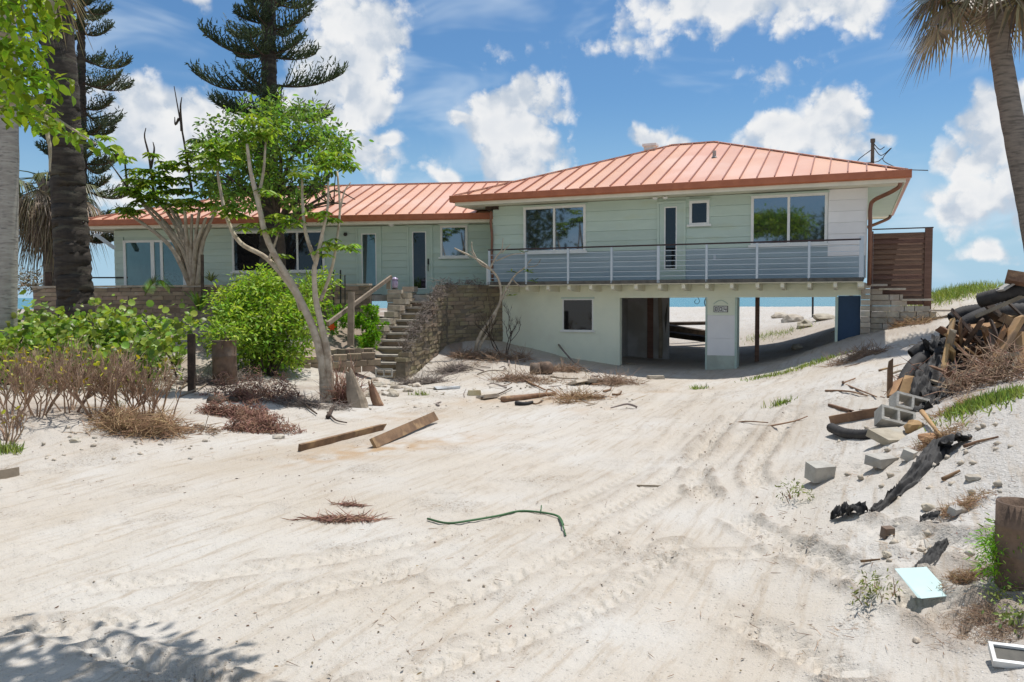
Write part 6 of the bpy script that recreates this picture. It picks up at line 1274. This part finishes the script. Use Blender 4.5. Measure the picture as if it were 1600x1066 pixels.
# clods of sand thrown up beside the wheel ruts
CP_, CS_ = [], []
for pts, w, dep, tread in TRACKS:
    c = curve([tuple(atz(px, py, 0.02)) for px, py in pts], 9)
    for i in range(len(c) - 1):
        l = (c[i + 1] - c[i]).length; t = (c[i + 1] - c[i]).normalized(); sd_ = Vector((t.y, -t.x, 0))
        for _ in range(int(l * 30 * min(1.3, dep / .05)) ):
            p = c[i].lerp(c[i + 1], random.random()) + sd_ * random.choice((-1, 1)) * w * random.gauss(1.35, .35)
            if mn.noise(Vector((p.x * 1.1, p.y * 1.1, 8.))) > random.uniform(-.15, .45): CP_.append((p.x, p.y)); CS_.append(random.uniform(.003, .011) * (1.9 if random.random() < .12 else 1))
CP_ = np.array(CP_); CS_ = np.array(CS_); kk = len(CP_); zc = hbase(CP_[:, 0], CP_[:, 1]) + .006
M['clod'] = mat('sand_clod', (.42, .35, .28), (.33, .27, .21), .95, 9., island=.25)
mk('sand_clods', scatter('sand_clods', 'rock', np.c_[CP_, zc], rng.normal(size=(kk, 3)) * np.array([1, 1, .3]), rng.normal(size=(kk, 3)) * .4 + np.array([0, 0, 1]), CS_ * 2.2, CS_ * 1.7), 'clod', kind='stuff', label='crumbled clods of sand along the wheel ruts', category='sand clods')
# driftwood sticks strewn along the debris line
random.seed(123)
for i in range(46):
    x, y = (random.uniform(640, 990), random.uniform(566, 640)) if i < 34 else (random.uniform(1310, 1480), random.uniform(505, 610))
    p = gp(x, y); a_ = random.uniform(0, 3.14); l = random.uniform(.25, .95); d = Vector((math.cos(a_), math.sin(a_) * .8, 0)) * l / 2
    q = [p - d, p + Vector((random.uniform(-.08, .08), random.uniform(-.08, .08), 0)), p + d]; r_ = random.uniform(.010, .028)
    q = [Vector((v_.x, v_.y, G(v_.x, v_.y) + r_ + random.choice((0, 0, .06)))) for v_ in q]
    mb = MB().tube(curve(q, 4), lerp(r_, r_ * .5, 9), 5, jit=.3)
    mm = random.choice(('brownplank', 'twig_grey', 'greywood')); cw = {'brownplank': 'dark brown', 'twig_grey': 'grey', 'greywood': 'tan'}[mm]; wh_ = 'below the stairs' if x < 760 else 'before the lower green wall' if x < 900 else 'left of the car port'
    solo('driftwood_stick', mb, mm, ('thin %s driftwood stick strewn %s' % (cw, wh_)) if i < 34 else 'thin %s stick strewn on the slope below the stone wall' % cw, 'stick', 'driftwood sticks before the wall' if i < 34 else 'sticks on the slope')

# jumbled broken boards and roots that fill the debris pile
random.seed(321)
for i in range(64):
    x = random.uniform(1475, 1612); top = 455 + (1600 - x) * .55; y = random.uniform(top + 10, 625); Y = 12.9 - (y - 455) / 170 * 2.0 + random.uniform(-.2, .35)
    p = at(x, y, Y); g_ = G(p.x, p.y)
    if p.z < g_ + .03: p.z = g_ + .05
    d = Vector((random.gauss(0, 1), random.gauss(0, .6), random.gauss(0, .75))).normalized() * random.uniform(.12, .5)
    if p.z - abs(d.z) < g_ - .15: d.z *= .3
    mb = MB().bar(p - d, p + d, random.uniform(.04, .14), random.uniform(.018, .05), tw=random.uniform(0, 3))
    for k in range(8): mb.v[k] = tuple(Vector(mb.v[k]) + d.normalized() * random.uniform(-.05, .05))
    mm = random.choice(('rawwood', 'brownplank', 'greywood', 'burnt', 'brownplank', 'burnt')); side_ = 'upper' if y < 530 else 'lower'
    solo('broken_board', mb, mm, 'short %s broken board jumbled into the %s half of the debris pile' % ({'rawwood': 'pale tan', 'brownplank': 'brown', 'greywood': 'grey', 'burnt': 'blackish'}[mm], side_), 'board', 'broken boards in the debris pile')
for x, y, r_, lb in [(1500, 600, .5, 'tangle of dark roots between the pipes and the planks'), (1560, 600, .5, 'tangle of dark roots under the crossed planks'), (1520, 560, .45, 'root tangle in the heart of the debris pile'), (1585, 570, .4, 'root tangle at the right of the debris pile')]:
    q = gp(x, y); heap('root_tangle', lb, q, 420, .3, (r_, r_ * .7, .55), 'twig' if x > 1510 else 'redbrush', .8, W=.012)
